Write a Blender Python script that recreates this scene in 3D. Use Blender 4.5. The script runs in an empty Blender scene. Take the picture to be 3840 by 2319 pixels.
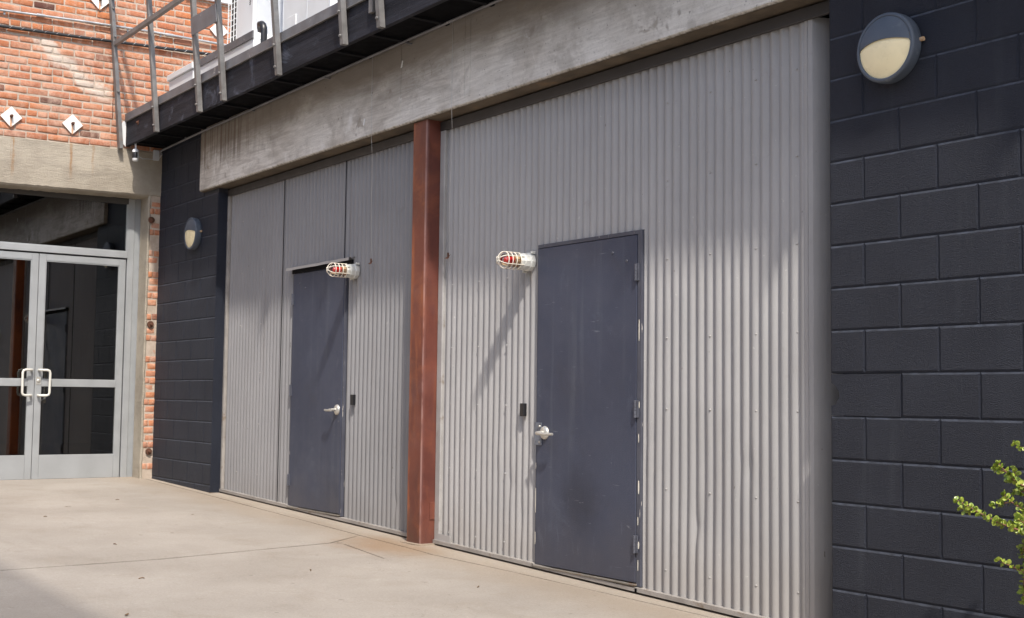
import bpy, bmesh, math, random
from mathutils import Vector, Matrix, noise
random.seed(7)
S = bpy.context.scene
COL = S.collection
R = math.radians

# ---------------------------------------------------------------- camera
def cam_axes(yaw, pitch, roll):
    f = Vector((-math.sin(yaw)*math.cos(pitch), math.cos(yaw)*math.cos(pitch), math.sin(pitch)))
    r = Vector((math.cos(yaw), math.sin(yaw), 0)); u = r.cross(f)
    return r*math.cos(roll)+u*math.sin(roll), u*math.cos(roll)-r*math.sin(roll), f
cam = bpy.data.objects.new('camera', bpy.data.cameras.new('camera')); COL.objects.link(cam)
r_, u_, f_ = cam_axes(R(54.68263568), R(3.91086493), R(0.69976928))
mw = Matrix((r_, u_, -f_)).transposed().to_4x4(); mw.translation = Vector((4.08199, -4.76336, 1.05588))
cam.matrix_world = mw
cam.data.sensor_width = 36; cam.data.lens = 44.6915; cam.data.shift_y = 0.0011
cam.data.clip_start = 0.05; cam.data.clip_end = 2000
S.camera = cam
S.render.resolution_x = 1024; S.render.resolution_y = 618

# ---------------------------------------------------------------- light
SUN = Vector((0.71, -0.285, 1.0)).normalized()          # direction towards the sun
el = math.asin(SUN.z); az = math.atan2(SUN.x, SUN.y)
W = bpy.data.worlds.new('World'); S.world = W; W.use_nodes = True
nt = W.node_tree; bg = nt.nodes['Background']
sky = nt.nodes.new('ShaderNodeTexSky'); sky.sky_type = 'NISHITA'; sky.sun_disc = False
sky.sun_elevation = el; sky.sun_rotation = az; sky.air_density = 1.0; sky.dust_density = 2.0; sky.ozone_density = 1.0
nt.links.new(sky.outputs[0], bg.inputs[0]); bg.inputs[1].default_value = 0.15
sl = bpy.data.lights.new('sun', 'SUN'); sl.energy = 2.65; sl.angle = R(2.0); sl.color = (1, 0.95, 0.87)
so = bpy.data.objects.new('sun', sl); COL.objects.link(so)
so.rotation_euler = SUN.to_track_quat('Z', 'Y').to_euler(); so.location = (6, -8, 12)
S.view_settings.view_transform = 'Standard'; S.view_settings.look = 'None'
S.view_settings.exposure = 0.88; S.view_settings.gamma = 1.0; S.view_settings.use_curve_mapping = False

def zg(x): return 0.002 - 0.0267*(x+3.88)                # the yard falls gently to the right

# ---------------------------------------------------------------- materials
class NT:
    def __init__(s, name):
        s.m = bpy.data.materials.new(name); s.m.use_nodes = True; s.t = s.m.node_tree
        s.b = s.t.nodes['Principled BSDF']; s.pos = s.t.nodes.new('ShaderNodeNewGeometry').outputs['Position']
    def n(s, typ, **kw):
        o = s.t.nodes.new('ShaderNode'+typ)
        for k, v in kw.items(): setattr(o, k, v)
        return o
    def set(s, sock, v):
        if hasattr(v, 'is_linked') or isinstance(v, bpy.types.NodeSocket): s.t.links.new(v, sock)
        elif isinstance(v, (tuple, list)): sock.default_value = tuple(v)+((1,) if len(v) == 3 and len(sock.default_value) == 4 else ())
        else: sock.default_value = v
    def coord(s, scale=(1, 1, 1), off=(0, 0, 0)):
        o = s.n('Mapping'); s.set(o.inputs[0], s.pos); o.inputs['Scale'].default_value = scale; o.inputs['Location'].default_value = off
        return o.outputs[0]
    def noise(s, scale, detail=4, rough=.6, dist=0, vec=None):
        o = s.n('TexNoise'); s.set(o.inputs['Vector'], vec or s.pos)
        o.inputs['Scale'].default_value = scale; o.inputs['Detail'].default_value = detail
        o.inputs['Roughness'].default_value = rough; o.inputs['Distortion'].default_value = dist
        return o.outputs[0]
    def ramp(s, v, a, b, lo=0., hi=1.):
        o = s.n('MapRange'); o.interpolation_type = 'SMOOTHSTEP'; s.set(o.inputs[0], v)
        for i, q in enumerate((a, b, lo, hi)): o.inputs[i+1].default_value = q
        return o.outputs[0]
    def math(s, op, a, b=0.):
        o = s.n('Math', operation=op); s.set(o.inputs[0], a); s.set(o.inputs[1], b); return o.outputs[0]
    def mix(s, f, a, b, mode='MIX'):
        o = s.n('Mix', data_type='RGBA', blend_type=mode); s.set(o.inputs[0], f); s.set(o.inputs[6], a); s.set(o.inputs[7], b); return o.outputs[2]
    def xyz(s):
        o = s.n('SeparateXYZ'); s.set(o.inputs[0], s.pos); return o.outputs
    def band(s, v, a, b, soft):                           # 1 between a and b
        return s.math('MULTIPLY', s.ramp(v, a-soft, a+soft), s.ramp(v, b-soft, b+soft, 1, 0))
    def bump(s, h, dist=.01, strength=1., normal=None):
        o = s.n('Bump'); o.inputs['Strength'].default_value = strength; o.inputs['Distance'].default_value = dist
        s.set(o.inputs['Height'], h)
        if normal: s.set(o.inputs['Normal'], normal)
        return o.outputs[0]
    def out(s, col, rough=.8, metal=0, spec=.5, normal=None):
        s.set(s.b.inputs['Base Color'], col); s.set(s.b.inputs['Roughness'], rough); s.b.inputs['Metallic'].default_value = metal
        s.b.inputs['Specular IOR Level'].default_value = spec
        if normal: s.set(s.b.inputs['Normal'], normal)
        return s.m
def sc(c, k): return tuple(min(1, max(0, q*k)) for q in c)

def plain(name, col, rough=.6, metal=0, var=.12, scale=6, bump=.0, bscale=60, spec=.5, dirt=None, dscale=4, dlo=.55, dhi=.7, streak=0.):
    t = NT(name)
    c = t.mix(t.ramp(t.noise(scale, 5, .65), .3, .7), sc(col, 1-var), sc(col, 1+var))
    if streak:
        st = t.ramp(t.noise(1, 5, .6, vec=t.coord((16, 16, .8))), .48, .72)
        c = t.mix(t.math('MULTIPLY', st, streak), c, sc(col, 1.7))
    if dirt:
        c = t.mix(t.ramp(t.noise(dscale, 6, .7), dlo, dhi), c, dirt)
    nrm = t.bump(t.noise(bscale, 4, .7), bump) if bump else None
    rr = t.ramp(t.noise(scale*2, 3), .3, .7, max(0.05, rough-.08), min(1, rough+.08))
    return t.out(c, rr, metal, spec, nrm)

def m_corr(name='gray painted corrugated steel', k=(1, 1, 1)):
    t = NT(name)
    c = t.mix(t.ramp(t.noise(1.1, 5, .6), .3, .7), (.375, .368, .362), (.43, .422, .414))
    st = t.ramp(t.noise(1, 5, .65, vec=t.coord((22, 22, .5))), .5, .75)
    c = t.mix(t.math('MULTIPLY', st, .28), c, (.30, .27, .245))
    x = t.xyz()
    low = t.ramp(t.math('ADD', x[2], t.math('MULTIPLY', t.noise(3, 4), .25)), .1, .55, 1, 0)
    c = t.mix(t.math('MULTIPLY', low, .35), c, (.33, .295, .255))
    sp = t.ramp(t.noise(38, 2, .5), .74, .77)
    c = t.mix(t.math('MULTIPLY', sp, .5), c, (.62, .60, .56))
    gd_ = t.ramp(t.noise(7, 6, .75, .4), .60, .74)
    c = t.mix(t.math('MULTIPLY', gd_, .32), c, (.27, .245, .215))
    sk = t.ramp(t.noise(30, 2, .5, vec=t.coord((1, 1, .5), (5, 5, 5))), .765, .785)
    c = t.mix(t.math('MULTIPLY', sk, .7), c, (.16, .14, .12))
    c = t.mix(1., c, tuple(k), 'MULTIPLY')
    n = t.bump(t.noise(260, 3, .6), .0012)
    n = t.bump(t.noise(2.2, 2, .5, vec=t.coord((3, 3, 1))), .012, .5, n)
    return t.out(c, t.ramp(t.noise(3, 3), .3, .7, .46, .6), 0, .45, n)

def m_block():
    t = NT('dark painted concrete block')
    oi = t.n('ObjectInfo').outputs['Random']
    base = t.mix(oi, (.0125, .0160, .0290), (.0142, .0180, .0320))
    c = t.mix(t.ramp(t.noise(2.2, 5, .6), .35, .7), base, (.0195, .0240, .0395))
    st = t.ramp(t.noise(1, 4, .6, vec=t.coord((9, 9, .7))), .55, .75)
    c = t.mix(t.math('MULTIPLY', st, .30), c, (.055, .062, .078))
    wh = t.ramp(t.noise(55, 2, .5), .78, .81)
    c = t.mix(t.math('MULTIPLY', wh, .5), c, (.20, .21, .23))
    pit = t.ramp(t.noise(85, 4, .7), .30, .40)
    c = t.mix(t.math('MULTIPLY', t.math('SUBTRACT', 1., pit), .7), c, (.006, .007, .012))
    c = t.mix(t.math('MULTIPLY', t.ramp(t.noise(70, 3, .7), .58, .72), .35), c, (.050, .057, .078))
    grain = t.noise(240, 3, .6)
    n = t.bump(grain, .008, 1)
    n = t.bump(pit, .014, 1., n)
    n = t.bump(t.noise(60, 4, .75), .007, .7, n)
    return t.out(c, .55, 0, .38, n)

def m_brick():
    t = NT('weathered orange brick')
    oi = t.n('ObjectInfo').outputs['Random']
    o = t.n('ValToRGB'); t.set(o.inputs[0], oi); e = o.color_ramp.elements
    e[0].position = 0; e[0].color = (.07, .035, .030, 1); e[1].position = 1; e[1].color = (.58, .29, .18, 1)
    for p, c in ((.018, (.12, .055, .042, 1)), (.04, (.38, .13, .065, 1)), (.2, (.52, .195, .080, 1)), (.4, (.46, .165, .085, 1)), (.55, (.56, .25, .14, 1)), (.7, (.52, .175, .065, 1)), (.86, (.36, .165, .105, 1))):
        q = e.new(p); q.color = c
    c = t.mix(t.ramp(t.noise(28, 5, .7), .3, .75), t.mix(.28, o.outputs[0], (.18, .06, .035)), o.outputs[0])
    # lime wash and mortar haze, in clouds and in short vertical runs
    haze = t.ramp(t.noise(2.0, 5, .6), .34, .60)
    run = t.ramp(t.noise(1, 5, .65, .8, t.coord((16, 16, 9))), .38, .72)
    c = t.mix(t.math('MULTIPLY', t.math('MULTIPLY', haze, run), .45), c, (.70, .52, .41))
    hz2 = t.math('MULTIPLY', t.ramp(t.xyz()[2], 4.78, 4.62), t.ramp(t.noise(9, 5, .7, .5), .36, .66))
    c = t.mix(t.math('MULTIPLY', hz2, .36), c, (.62, .40, .29))
    # a patch of old render left on the wall below the cable
    x = t.xyz()
    d = t.math('ADD', t.math('MULTIPLY', t.math('ADD', x[1], 1.05), .80), t.math('ADD', x[2], -4.47))
    pm = t.band(t.math('ADD', d, t.math('MULTIPLY', t.math('SUBTRACT', t.noise(5, 5, .7), .5), .42)), -.09, .10, .05)
    pm = t.math('MULTIPLY', pm, t.math('MULTIPLY', t.ramp(x[2], 4.05, 4.2), t.ramp(x[2], 4.68, 4.70, 1, 0)))
    c = t.mix(t.math('MULTIPLY', pm, .82), c, (.60, .53, .45))
    soot = t.ramp(t.noise(3.0, 6, .7, .4, t.coord((1, 1, 1), (4, 7, 2))), .54, .74)
    c = t.mix(t.math('MULTIPLY', soot, .35), c, (.17, .075, .05))
    n = t.bump(t.noise(120, 5, .7), .006)
    n = t.bump(t.noise(25, 3, .6), .009, .8, n)
    return t.out(c, .92, 0, .2, n)

def m_mortar():
    t = NT('sandy lime mortar')
    c = t.mix(t.ramp(t.noise(7, 5, .7), .3, .7), (.40, .32, .25), (.53, .44, .36))
    c = t.mix(t.ramp(t.noise(60, 3), .64, .77), c, (.28, .20, .15))
    n = t.bump(t.noise(90, 5, .75), .008)
    return t.out(c, .95, 0, .2, n)

def m_lintel():
    t = NT('old cast concrete')
    c = t.mix(t.ramp(t.noise(2.2, 6, .65), .3, .7), (.33, .285, .225), (.46, .405, .325))
    c = t.mix(t.ramp(t.noise(150, 3, .7), .6, .78), c, (.20, .165, .125))
    x = t.xyz()
    for yy, k, z0 in ((-1.55, .9, 3.15), (-.968, .75, 3.2), (-.74, .5, 3.25)):
        bd = t.band(t.math('ADD', x[1], t.math('MULTIPLY', t.math('SUBTRACT', t.noise(9, 3), .5), .05)), yy-.012, yy+.012, .012)
        v = t.math('MULTIPLY', t.ramp(x[2], z0, z0+.25), t.ramp(t.noise(1, 3, .6, vec=t.coord((4, 40, 3))), .35, .6))
        c = t.mix(t.math('MULTIPLY', t.math('MULTIPLY', bd, v), k), c, (.34, .17, .06))
    dk = t.ramp(t.noise(1, 4, .6, vec=t.coord((5, 2, 7))), .52, .72)
    c = t.mix(t.math('MULTIPLY', dk, .35), c, (.23, .205, .17))
    n = t.bump(t.noise(110, 5, .75), .010)
    n = t.bump(t.noise(1, 4, .7, vec=t.coord((20, 8, 42))), .010, .6, n)
    return t.out(c, .93, 0, .2, n)

def m_beam():
    t = NT('plywood formed concrete'); x = t.xyz()
    wv = t.noise(1.1, 3, .45, .9, t.coord((.55, 1, 5.5)))
    rings = t.math('FRACT', t.math('MULTIPLY', wv, 8.))
    gr = t.math('MULTIPLY', t.ramp(rings, .0, .35), t.ramp(rings, .55, 1., 1, 0))
    fine = t.ramp(t.noise(1, 5, .7, .6, t.coord((4, 4, 70))), .35, .7)
    big = t.ramp(t.noise(1.1, 5, .6, .6, t.coord((1, 1, 1.5))), .30, .62)
    c = t.mix(big, (.58, .54, .48), (.80, .77, .71))
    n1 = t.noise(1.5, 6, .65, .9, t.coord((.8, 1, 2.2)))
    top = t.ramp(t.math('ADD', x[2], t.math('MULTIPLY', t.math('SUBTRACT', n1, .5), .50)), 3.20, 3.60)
    c = t.mix(t.math('MULTIPLY', top, .82), c, (.150, .128, .105))  # upper beam painted darker: walkway shade together with brown staining
    gm = t.ramp(t.noise(.8, 3, .5, vec=t.coord((1, 1, 1), (4, 2, 1))), .35, .6, .25, 1.)
    c = t.mix(t.math('MULTIPLY', t.math('MULTIPLY', gr, gm), .16), c, (.20, .17, .145))
    c = t.mix(t.math('MULTIPLY', fine, .2), c, (.20, .172, .14))
    f2 = t.ramp(t.noise(1, 5, .65, 1.4, t.coord((2.2, 2, 26), (3, 3, 3))), .46, .62)
    c = t.mix(t.math('MULTIPLY', t.math('MULTIPLY', f2, gm), .28), c, (.21, .18, .148))
    bl = t.ramp(t.noise(3.2, 7, .72, .4), .50, .66)
    c = t.mix(t.math('MULTIPLY', bl, .38), c, (.24, .21, .175))
    c = t.mix(t.math('MULTIPLY', t.ramp(t.noise(60, 5, .8), .5, .75), .35), c, (.24, .21, .18))
    pits = t.ramp(t.noise(38, 3, .6), .67, .72)
    c = t.mix(t.math('MULTIPLY', pits, .6), c, (.10, .085, .07))
    lft = t.ramp(x[0], -6.1, -7.3)
    dr = t.math('MULTIPLY', t.ramp(t.noise(1, 5, .65, vec=t.coord((22, 22, .8))), .47, .60), lft)
    c = t.mix(t.math('MULTIPLY', t.math('MULTIPLY', dr, t.ramp(x[2], 3.15, 3.4)), .75), c, (.14, .105, .08))
    drw = t.math('MULTIPLY', t.ramp(t.noise(1, 5, .65, vec=t.coord((18, 18, .9), (9, 3, 2))), .62, .74), .22)
    c = t.mix(drw, c, (.60, .57, .53))
    sp = t.ramp(t.noise(6.5, 3, .5, .3), .67, .73)
    c = t.mix(t.math('MULTIPLY', sp, .62), c, (.25, .215, .175))
    wsp = t.ramp(t.noise(4, 6, .7, .6), .56, .72)
    c = t.mix(t.math('MULTIPLY', t.math('MULTIPLY', wsp, t.ramp(x[2], 3.5, 3.3)), .6), c, (.80, .785, .75))
    edge = t.ramp(t.math('ADD', x[2], t.math('MULTIPLY', t.noise(30, 4, .7), .05)), 3.104, 3.080)
    c = t.mix(t.math('MULTIPLY', edge, .85), c, (.13, .105, .07))
    n = t.bump(t.noise(140, 4, .7), .003, .8)
    n = t.bump(t.noise(7, 4, .6), .010, .4, n)
    return t.out(c, .88, 0, .25, n)

def m_ground():
    t = NT('trowelled yard concrete')
    c = t.mix(t.ramp(t.noise(.8, 6, .6), .3, .7), (.296, .260, .222), (.368, .328, .284))
    c = t.mix(t.math('MULTIPLY', t.ramp(t.noise(2.6, 6, .7, .5), .5, .72), .38), c, (.255, .213, .168))
    c = t.mix(t.math('MULTIPLY', t.ramp(t.noise(5.5, 6, .75), .60, .78), .5), c, (.50, .46, .40))
    x = t.xyz()
    # rust wash round the foot of the steel post, paler scoured strip along the wall
    dx = t.math('MULTIPLY', t.math('ADD', x[0], 3.8), .8); dy = t.math('ADD', x[1], .12)
    d = t.math('SQRT', t.math('ADD', t.math('MULTIPLY', dx, dx), t.math('MULTIPLY', dy, dy)))
    rs = t.ramp(t.math('ADD', d, t.math('MULTIPLY', t.math('SUBTRACT', t.noise(4, 5, .7), .5), .55)), .12, .60, 1, 0)
    c = t.mix(t.math('MULTIPLY', rs, .75), c, (.27, .165, .09))
    wl = t.ramp(t.math('ADD', x[1], t.math('MULTIPLY', t.noise(3, 5, .7), .22)), -.02, .14)
    c = t.mix(t.math('MULTIPLY', wl, .45), c, (.50, .47, .42))
    wl2 = t.ramp(t.math('ADD', x[1], t.math('MULTIPLY', t.noise(2, 5, .7), .5)), -.42, .20)
    c = t.mix(t.math('MULTIPLY', wl2, .5), c, (.29, .22, .15))
    c = t.mix(t.math('MULTIPLY', t.ramp(t.noise(240, 2, .6), .62, .74), .35), c, (.20, .165, .13))
    c = t.mix(t.math('MULTIPLY', t.ramp(t.noise(34, 3, .5), .745, .775), .6), c, (.68, .65, .60))
    sm = t.ramp(t.noise(1, 6, .7, .7, t.coord((1.1, 3.2, 1), (2, 5, 0))), .54, .70)
    c = t.mix(t.math('MULTIPLY', sm, .2), c, (.235, .195, .155))
    c = t.mix(t.math('MULTIPLY', t.ramp(t.noise(16, 5, .75, .5), .60, .72), .30), c, (.24, .20, .16))
    hair = t.math('ABSOLUTE', t.math('SUBTRACT', t.noise(1.7, 4, .6, .5, t.coord((1, 1, 1), (7, 3, 0))), .5))
    hm = t.math('MULTIPLY', t.ramp(hair, .0, .004, 1, 0), t.ramp(t.noise(.9, 2, .5, vec=t.coord((1, 1, 1), (1, 9, 2))), .5, .6))
    c = t.mix(t.math('MULTIPLY', hm, .25), c, (.13, .10, .08))
    gum = t.ramp(t.noise(11, 2, .4), .765, .785)
    c = t.mix(t.math('MULTIPLY', gum, .55), c, (.15, .125, .10))
    scuff = t.ramp(t.noise(1, 5, .7, 1.0, t.coord((5, 16, 1), (4, 4, 0))), .66, .76)
    c = t.mix(t.math('MULTIPLY', scuff, .35), c, (.21, .175, .14))
    gf = t.ramp(t.noise(75, 6, .85), .28, .72)
    c = t.mix(.5, c, t.mix(gf, (.36, .36, .36), (.62, .62, .62)), 'OVERLAY')
    n = t.bump(t.noise(190, 4, .7), .0045)
    n = t.bump(t.noise(9, 4, .6), .008, .5, n)
    return t.out(c, t.ramp(t.noise(3, 4), .3, .7, .78, .92), 0, .3, n)

def m_rust():
    t = NT('rust red primed steel')
    c = t.mix(t.ramp(t.noise(2.2, 5, .6, vec=t.coord((1, 1, .5))), .32, .68), (.115, .032, .022), (.180, .050, .030))
    x = t.xyz()
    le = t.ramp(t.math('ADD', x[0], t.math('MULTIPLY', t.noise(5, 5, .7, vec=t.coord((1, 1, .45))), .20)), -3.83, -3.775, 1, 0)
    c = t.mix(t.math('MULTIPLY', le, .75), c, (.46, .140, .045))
    c = t.mix(t.math('MULTIPLY', t.ramp(t.noise(2.8, 5, .65, .6), .50, .72), .65), c, (.36, .110, .042))
    c = t.mix(t.math('MULTIPLY', t.ramp(t.noise(1.4, 5, .65), .56, .74), .55), c, (.165, .078, .072))
    vs_ = t.ramp(t.noise(1, 5, .65, .3, t.coord((9, 9, 1.6))), .52, .70)
    c = t.mix(t.math('MULTIPLY', vs_, .5), c, (.36, .115, .045))
    vd = t.ramp(t.noise(1, 5, .65, .3, t.coord((7, 7, 1.8), (5, 5, 5))), .52, .72)
    c = t.mix(t.math('MULTIPLY', vd, .5), c, (.085, .034, .028))
    low = t.ramp(t.math('ADD', x[2], t.math('MULTIPLY', t.noise(6, 5, .7), .3)), .12, .42, 1, 0)
    c = t.mix(t.math('MULTIPLY', low, .75), c, (.105, .050, .034))
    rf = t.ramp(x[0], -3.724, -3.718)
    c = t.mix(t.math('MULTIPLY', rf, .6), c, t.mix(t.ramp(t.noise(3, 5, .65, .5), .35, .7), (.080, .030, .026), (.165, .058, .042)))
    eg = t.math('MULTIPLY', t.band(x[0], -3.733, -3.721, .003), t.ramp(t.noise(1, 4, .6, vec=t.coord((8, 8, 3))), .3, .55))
    c = t.mix(t.math('MULTIPLY', eg, .5), c, (.42, .27, .24))  # pale line painted in as the highlight on the rounded corner
    c = t.mix(t.ramp(t.noise(24, 2, .5), .79, .81), c, (.6, .5, .42))
    n = t.bump(t.noise(130, 4, .7), .0015)
    return t.out(c, t.ramp(t.noise(6, 4), .3, .7, .36, .5), 0, .35, n)

def m_door():
    t = NT('slate blue painted steel')
    c = t.mix(t.ramp(t.noise(1.6, 5, .6), .3, .72), (.040, .047, .076), (.055, .063, .096))
    st = t.ramp(t.noise(1, 5, .6, vec=t.coord((13, 13, .6))), .54, .74)
    c = t.mix(t.math('MULTIPLY', st, .35), c, (.100, .112, .138))
    c = t.mix(t.math('MULTIPLY', t.ramp(t.noise(2.6, 5, .7, .5), .56, .74), .5), c, (.042, .044, .060))
    x = t.xyz()
    low = t.ramp(t.math('ADD', x[2], t.math('MULTIPLY', t.noise(4, 5, .7), .5)), .30, .75, 1, 0)
    c = t.mix(t.math('MULTIPLY', low, .40), c, (.072, .067, .075))
    dx = t.math('ADD', x[0], 2.06); dz = t.math('SUBTRACT', x[2], .42)
    kd = t.math('SQRT', t.math('ADD', t.math('MULTIPLY', dx, dx), t.math('MULTIPLY', dz, dz)))
    kick = t.ramp(t.math('ADD', kd, t.math('MULTIPLY', t.noise(7, 4, .7), .3)), .18, .44, 1, 0)
    c = t.mix(t.math('MULTIPLY', kick, .55), c, (.026, .028, .040))
    scf = t.ramp(t.noise(1, 6, .75, .6, t.coord((9, 9, 2.2), (3, 0, 5))), .60, .70)
    c = t.mix(t.math('MULTIPLY', scf, .45), c, (.105, .116, .150))
    fd = t.ramp(t.noise(3.4, 6, .75, .4, t.coord((1, 1, 1), (8, 1, 3))), .56, .70)
    c = t.mix(t.math('MULTIPLY', fd, .42), c, (.085, .098, .135))
    scr = t.ramp(t.noise(1, 2, .5, 1.2, t.coord((6, 6, 60), (1, 4, 9))), .735, .75)
    c = t.mix(t.math('MULTIPLY', scr, .5), c, (.20, .21, .24))
    c = t.mix(t.ramp(t.noise(30, 2, .5), .785, .80), c, (.40, .40, .40))
    n = t.bump(t.noise(150, 3, .6), .0012)
    n = t.bump(t.noise(3, 2, .5), .012, .35, n)
    return t.out(c, t.ramp(t.noise(4, 4), .3, .7, .42, .56), 0, .45, n)

def m_frame():
    t = NT('chipped slate blue frame paint')
    c = t.mix(t.ramp(t.noise(4, 5, .6), .3, .72), (.058, .060, .080), (.085, .089, .110))
    ch = t.ramp(t.noise(1, 4, .6, vec=t.coord((60, 60, 7))), .66, .69)
    c = t.mix(ch, c, (.62, .58, .53))
    return t.out(c, .5, 0, .45, t.bump(t.math('SUBTRACT', 1., ch), .002))

def m_fascia():
    t = NT('weathered black painted timber')
    c = t.mix(t.ramp(t.noise(1, 5, .6, vec=t.coord((1.2, 1, 16))), .35, .7), (.014, .014, .018), (.030, .030, .038))
    c = t.mix(t.math('MULTIPLY', t.ramp(t.noise(2.4, 6, .7, .8, t.coord((1, 1, 1.4))), .54, .74), .8), c, (.115, .125, .160))
    c = t.mix(t.math('MULTIPLY', t.ramp(t.noise(30, 4, .7), .70, .76), .5), c, (.24, .235, .23))
    n = t.bump(t.noise(1, 5, .6, vec=t.coord((6, 6, 120))), .004, .8)
    return t.out(c, .75, 0, .2, n)

def m_glass(name, tint, rough=.0, blend=.12):
    t = NT(name); t.t.nodes.remove(t.b)
    tr = t.n('BsdfTransparent'); tr.inputs[0].default_value = tint+(1,)
    gl = t.n('BsdfGlossy'); gl.inputs[0].default_value = (1, 1, 1, 1); gl.inputs['Roughness'].default_value = rough
    fr = t.n('Fresnel'); fr.inputs[0].default_value = 1.5
    mx = t.n('MixShader'); t.t.links.new(t.math('MAXIMUM', fr.outputs[0], blend), mx.inputs[0])
    t.t.links.new(tr.outputs[0], mx.inputs[1]); t.t.links.new(gl.outputs[0], mx.inputs[2])
    t.t.links.new(mx.outputs[0], t.t.nodes['Material Output'].inputs[0])
    return t.m

M = dict(
    corr=m_corr(k=(.87, .86, .86)), corrdark=m_corr('darker gray painted corrugated steel', (.60, .60, .62)), block=m_block(), brick=m_brick(), mortar=m_mortar(), lintel=m_lintel(), beam=m_beam(), ground=m_ground(),
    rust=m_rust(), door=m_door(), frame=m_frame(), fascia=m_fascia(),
    bmortar=plain('dark painted joint', (.024, .026, .036), .7, var=.2, bump=.004, bscale=140),
    palelip=plain('dusty joint edge with painted highlight', (.038, .043, .057), .75, var=.5, scale=14, bump=.004, bscale=120),  # pale dust tone also paints in the highlight on upward joint edges
    soil=plain('dark joint dirt', (.055, .044, .034), .95, bump=.004, bscale=120),
    trim=plain('gray painted trim', (.36, .345, .33), .5, var=.1, scale=5, dirt=(.24, .205, .17), dscale=6, dlo=.58, dhi=.75),
    soffit=plain('brown stained underside with painted shade', (.115, .088, .060), .9, var=.3, scale=5, dirt=(.20, .13, .075), dscale=5, dlo=.6, dhi=.72, bump=.004, bscale=40),
    flash=plain('dark gray flashing', (.042, .038, .037), .6, var=.12, scale=4),
    track=plain('gray painted base channel', (.30, .275, .25), .55, var=.16, scale=6, dirt=(.20, .15, .11), dscale=9, dlo=.56, dhi=.72),
    sill=plain('worn steel sill', (.22, .20, .17), .5, metal=.3, var=.25, scale=10, dirt=(.16, .08, .035), dscale=12, dlo=.52, dhi=.66),
    steel=plain('weathered gray railing steel', (.165, .158, .152), .55, metal=.2, var=.22, scale=7, dirt=(.20, .15, .11), dscale=9, dlo=.6, dhi=.74, streak=.2),
    coping=plain('gray coping steel', (.165, .165, .175), .55, metal=.2, var=.22, scale=5, dirt=(.42, .41, .39), dscale=11, dlo=.62, dhi=.72),
    pitch=plain('tarred black boarding', (.004, .004, .005), .9, var=.3, spec=.08),
    joist=plain('black painted joist', (.009, .009, .011), .85, var=.2, spec=.15),
    headdark=plain('dark aluminium', (.060, .055, .051), .6, var=.15),
    aludark=plain('gray painted filler', (.27, .28, .285), .5, var=.06),
    alu=plain('satin anodised aluminium', (.37, .38, .385), .42, metal=.3, var=.05, scale=3),
    pull=plain('cream enamelled pull', (.62, .60, .54), .35, var=.05),
    chrome=plain('satin nickel', (.60, .58, .53), .38, metal=.65, var=.06, scale=20),
    hinge=plain('slate painted hinge', (.085, .088, .108), .45, metal=.1, var=.2, scale=20),
    guardplate=plain('worn blue gray plate', (.17, .19, .23), .35, metal=.5, var=.35, scale=18),
    black=plain('black plastic', (.012, .012, .014), .4, var=.2),
    rubber=plain('black cable', (.014, .015, .016), .5, var=.2),
    rusty=plain('rusted iron', (.11, .045, .025), .9, var=.35, scale=30, bump=.003, bscale=150),
    conduit=plain('galvanised conduit', (.50, .50, .49), .38, metal=.6, var=.12, scale=9),
    white=plain('white enamel', (.74, .75, .75), .45, var=.04, scale=3, dirt=(.55, .52, .47), dscale=8, dlo=.68, dhi=.8),
    whiteshade=plain('pale gray enamel', (.55, .57, .60), .5, var=.05),
    plate=None,
    lamphouse=plain('slate blue cast lamp body', (.075, .092, .120), .5, var=.14, scale=9, bump=.001, bscale=200, dirt=(.17, .185, .20), dscale=8, dlo=.6, dhi=.75),
    lens=plain('yellowed opal lens', (.93, .80, .50), .32, var=.06, scale=6, dirt=(.58, .42, .20), dscale=9, dlo=.68, dhi=.8),
    beaconbase=plain('pale gray enamelled casting', (.60, .60, .56), .45, var=.06, scale=12, dirt=(.40, .36, .30), dscale=14, dlo=.64, dhi=.76),
    guard=plain('cream enamelled wire', (.76, .71, .60), .4, var=.06, scale=14),
    red=plain('red beacon lens', (.60, .012, .012), .25, var=.1),
    tan=plain('tan beacon socket', (.50, .34, .20), .5, var=.15, scale=20),
    leaf=None, stem=plain('reddish brown stem', (.20, .085, .055), .7, var=.25, scale=40),
    dryleaf=plain('dry brown leaf', (.14, .085, .045), .9, var=.35, scale=60),
    room=plain('dark interior wall', (.055, .050, .047), .9, var=.3, scale=2),
    stucco=plain('pale stucco', (.44, .42, .39), .9, var=.1, scale=2, bump=.004, bscale=60),
    roofing=plain('pale roof membrane', (.42, .42, .41), .9, var=.1),
    glass=m_glass('storefront glass', (.42, .44, .42), 0., .15), clear=m_glass('clear beacon globe', (.93, .94, .92), .02, .05),
)
def m_cloth():
    t = NT('half clear cloth of the added canopy'); t.t.nodes.remove(t.b)
    tr = t.n('BsdfTransparent'); df = t.n('BsdfTranslucent'); df.inputs[0].default_value = (.7, .7, .68, 1)
    mx = t.n('MixShader'); mx.inputs[0].default_value = .52
    t.t.links.new(tr.outputs[0], mx.inputs[1]); t.t.links.new(df.outputs[0], mx.inputs[2]); t.t.links.new(mx.outputs[0], t.t.nodes['Material Output'].inputs[0])
    return t.m
M['cloth'] = m_cloth()
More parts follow.
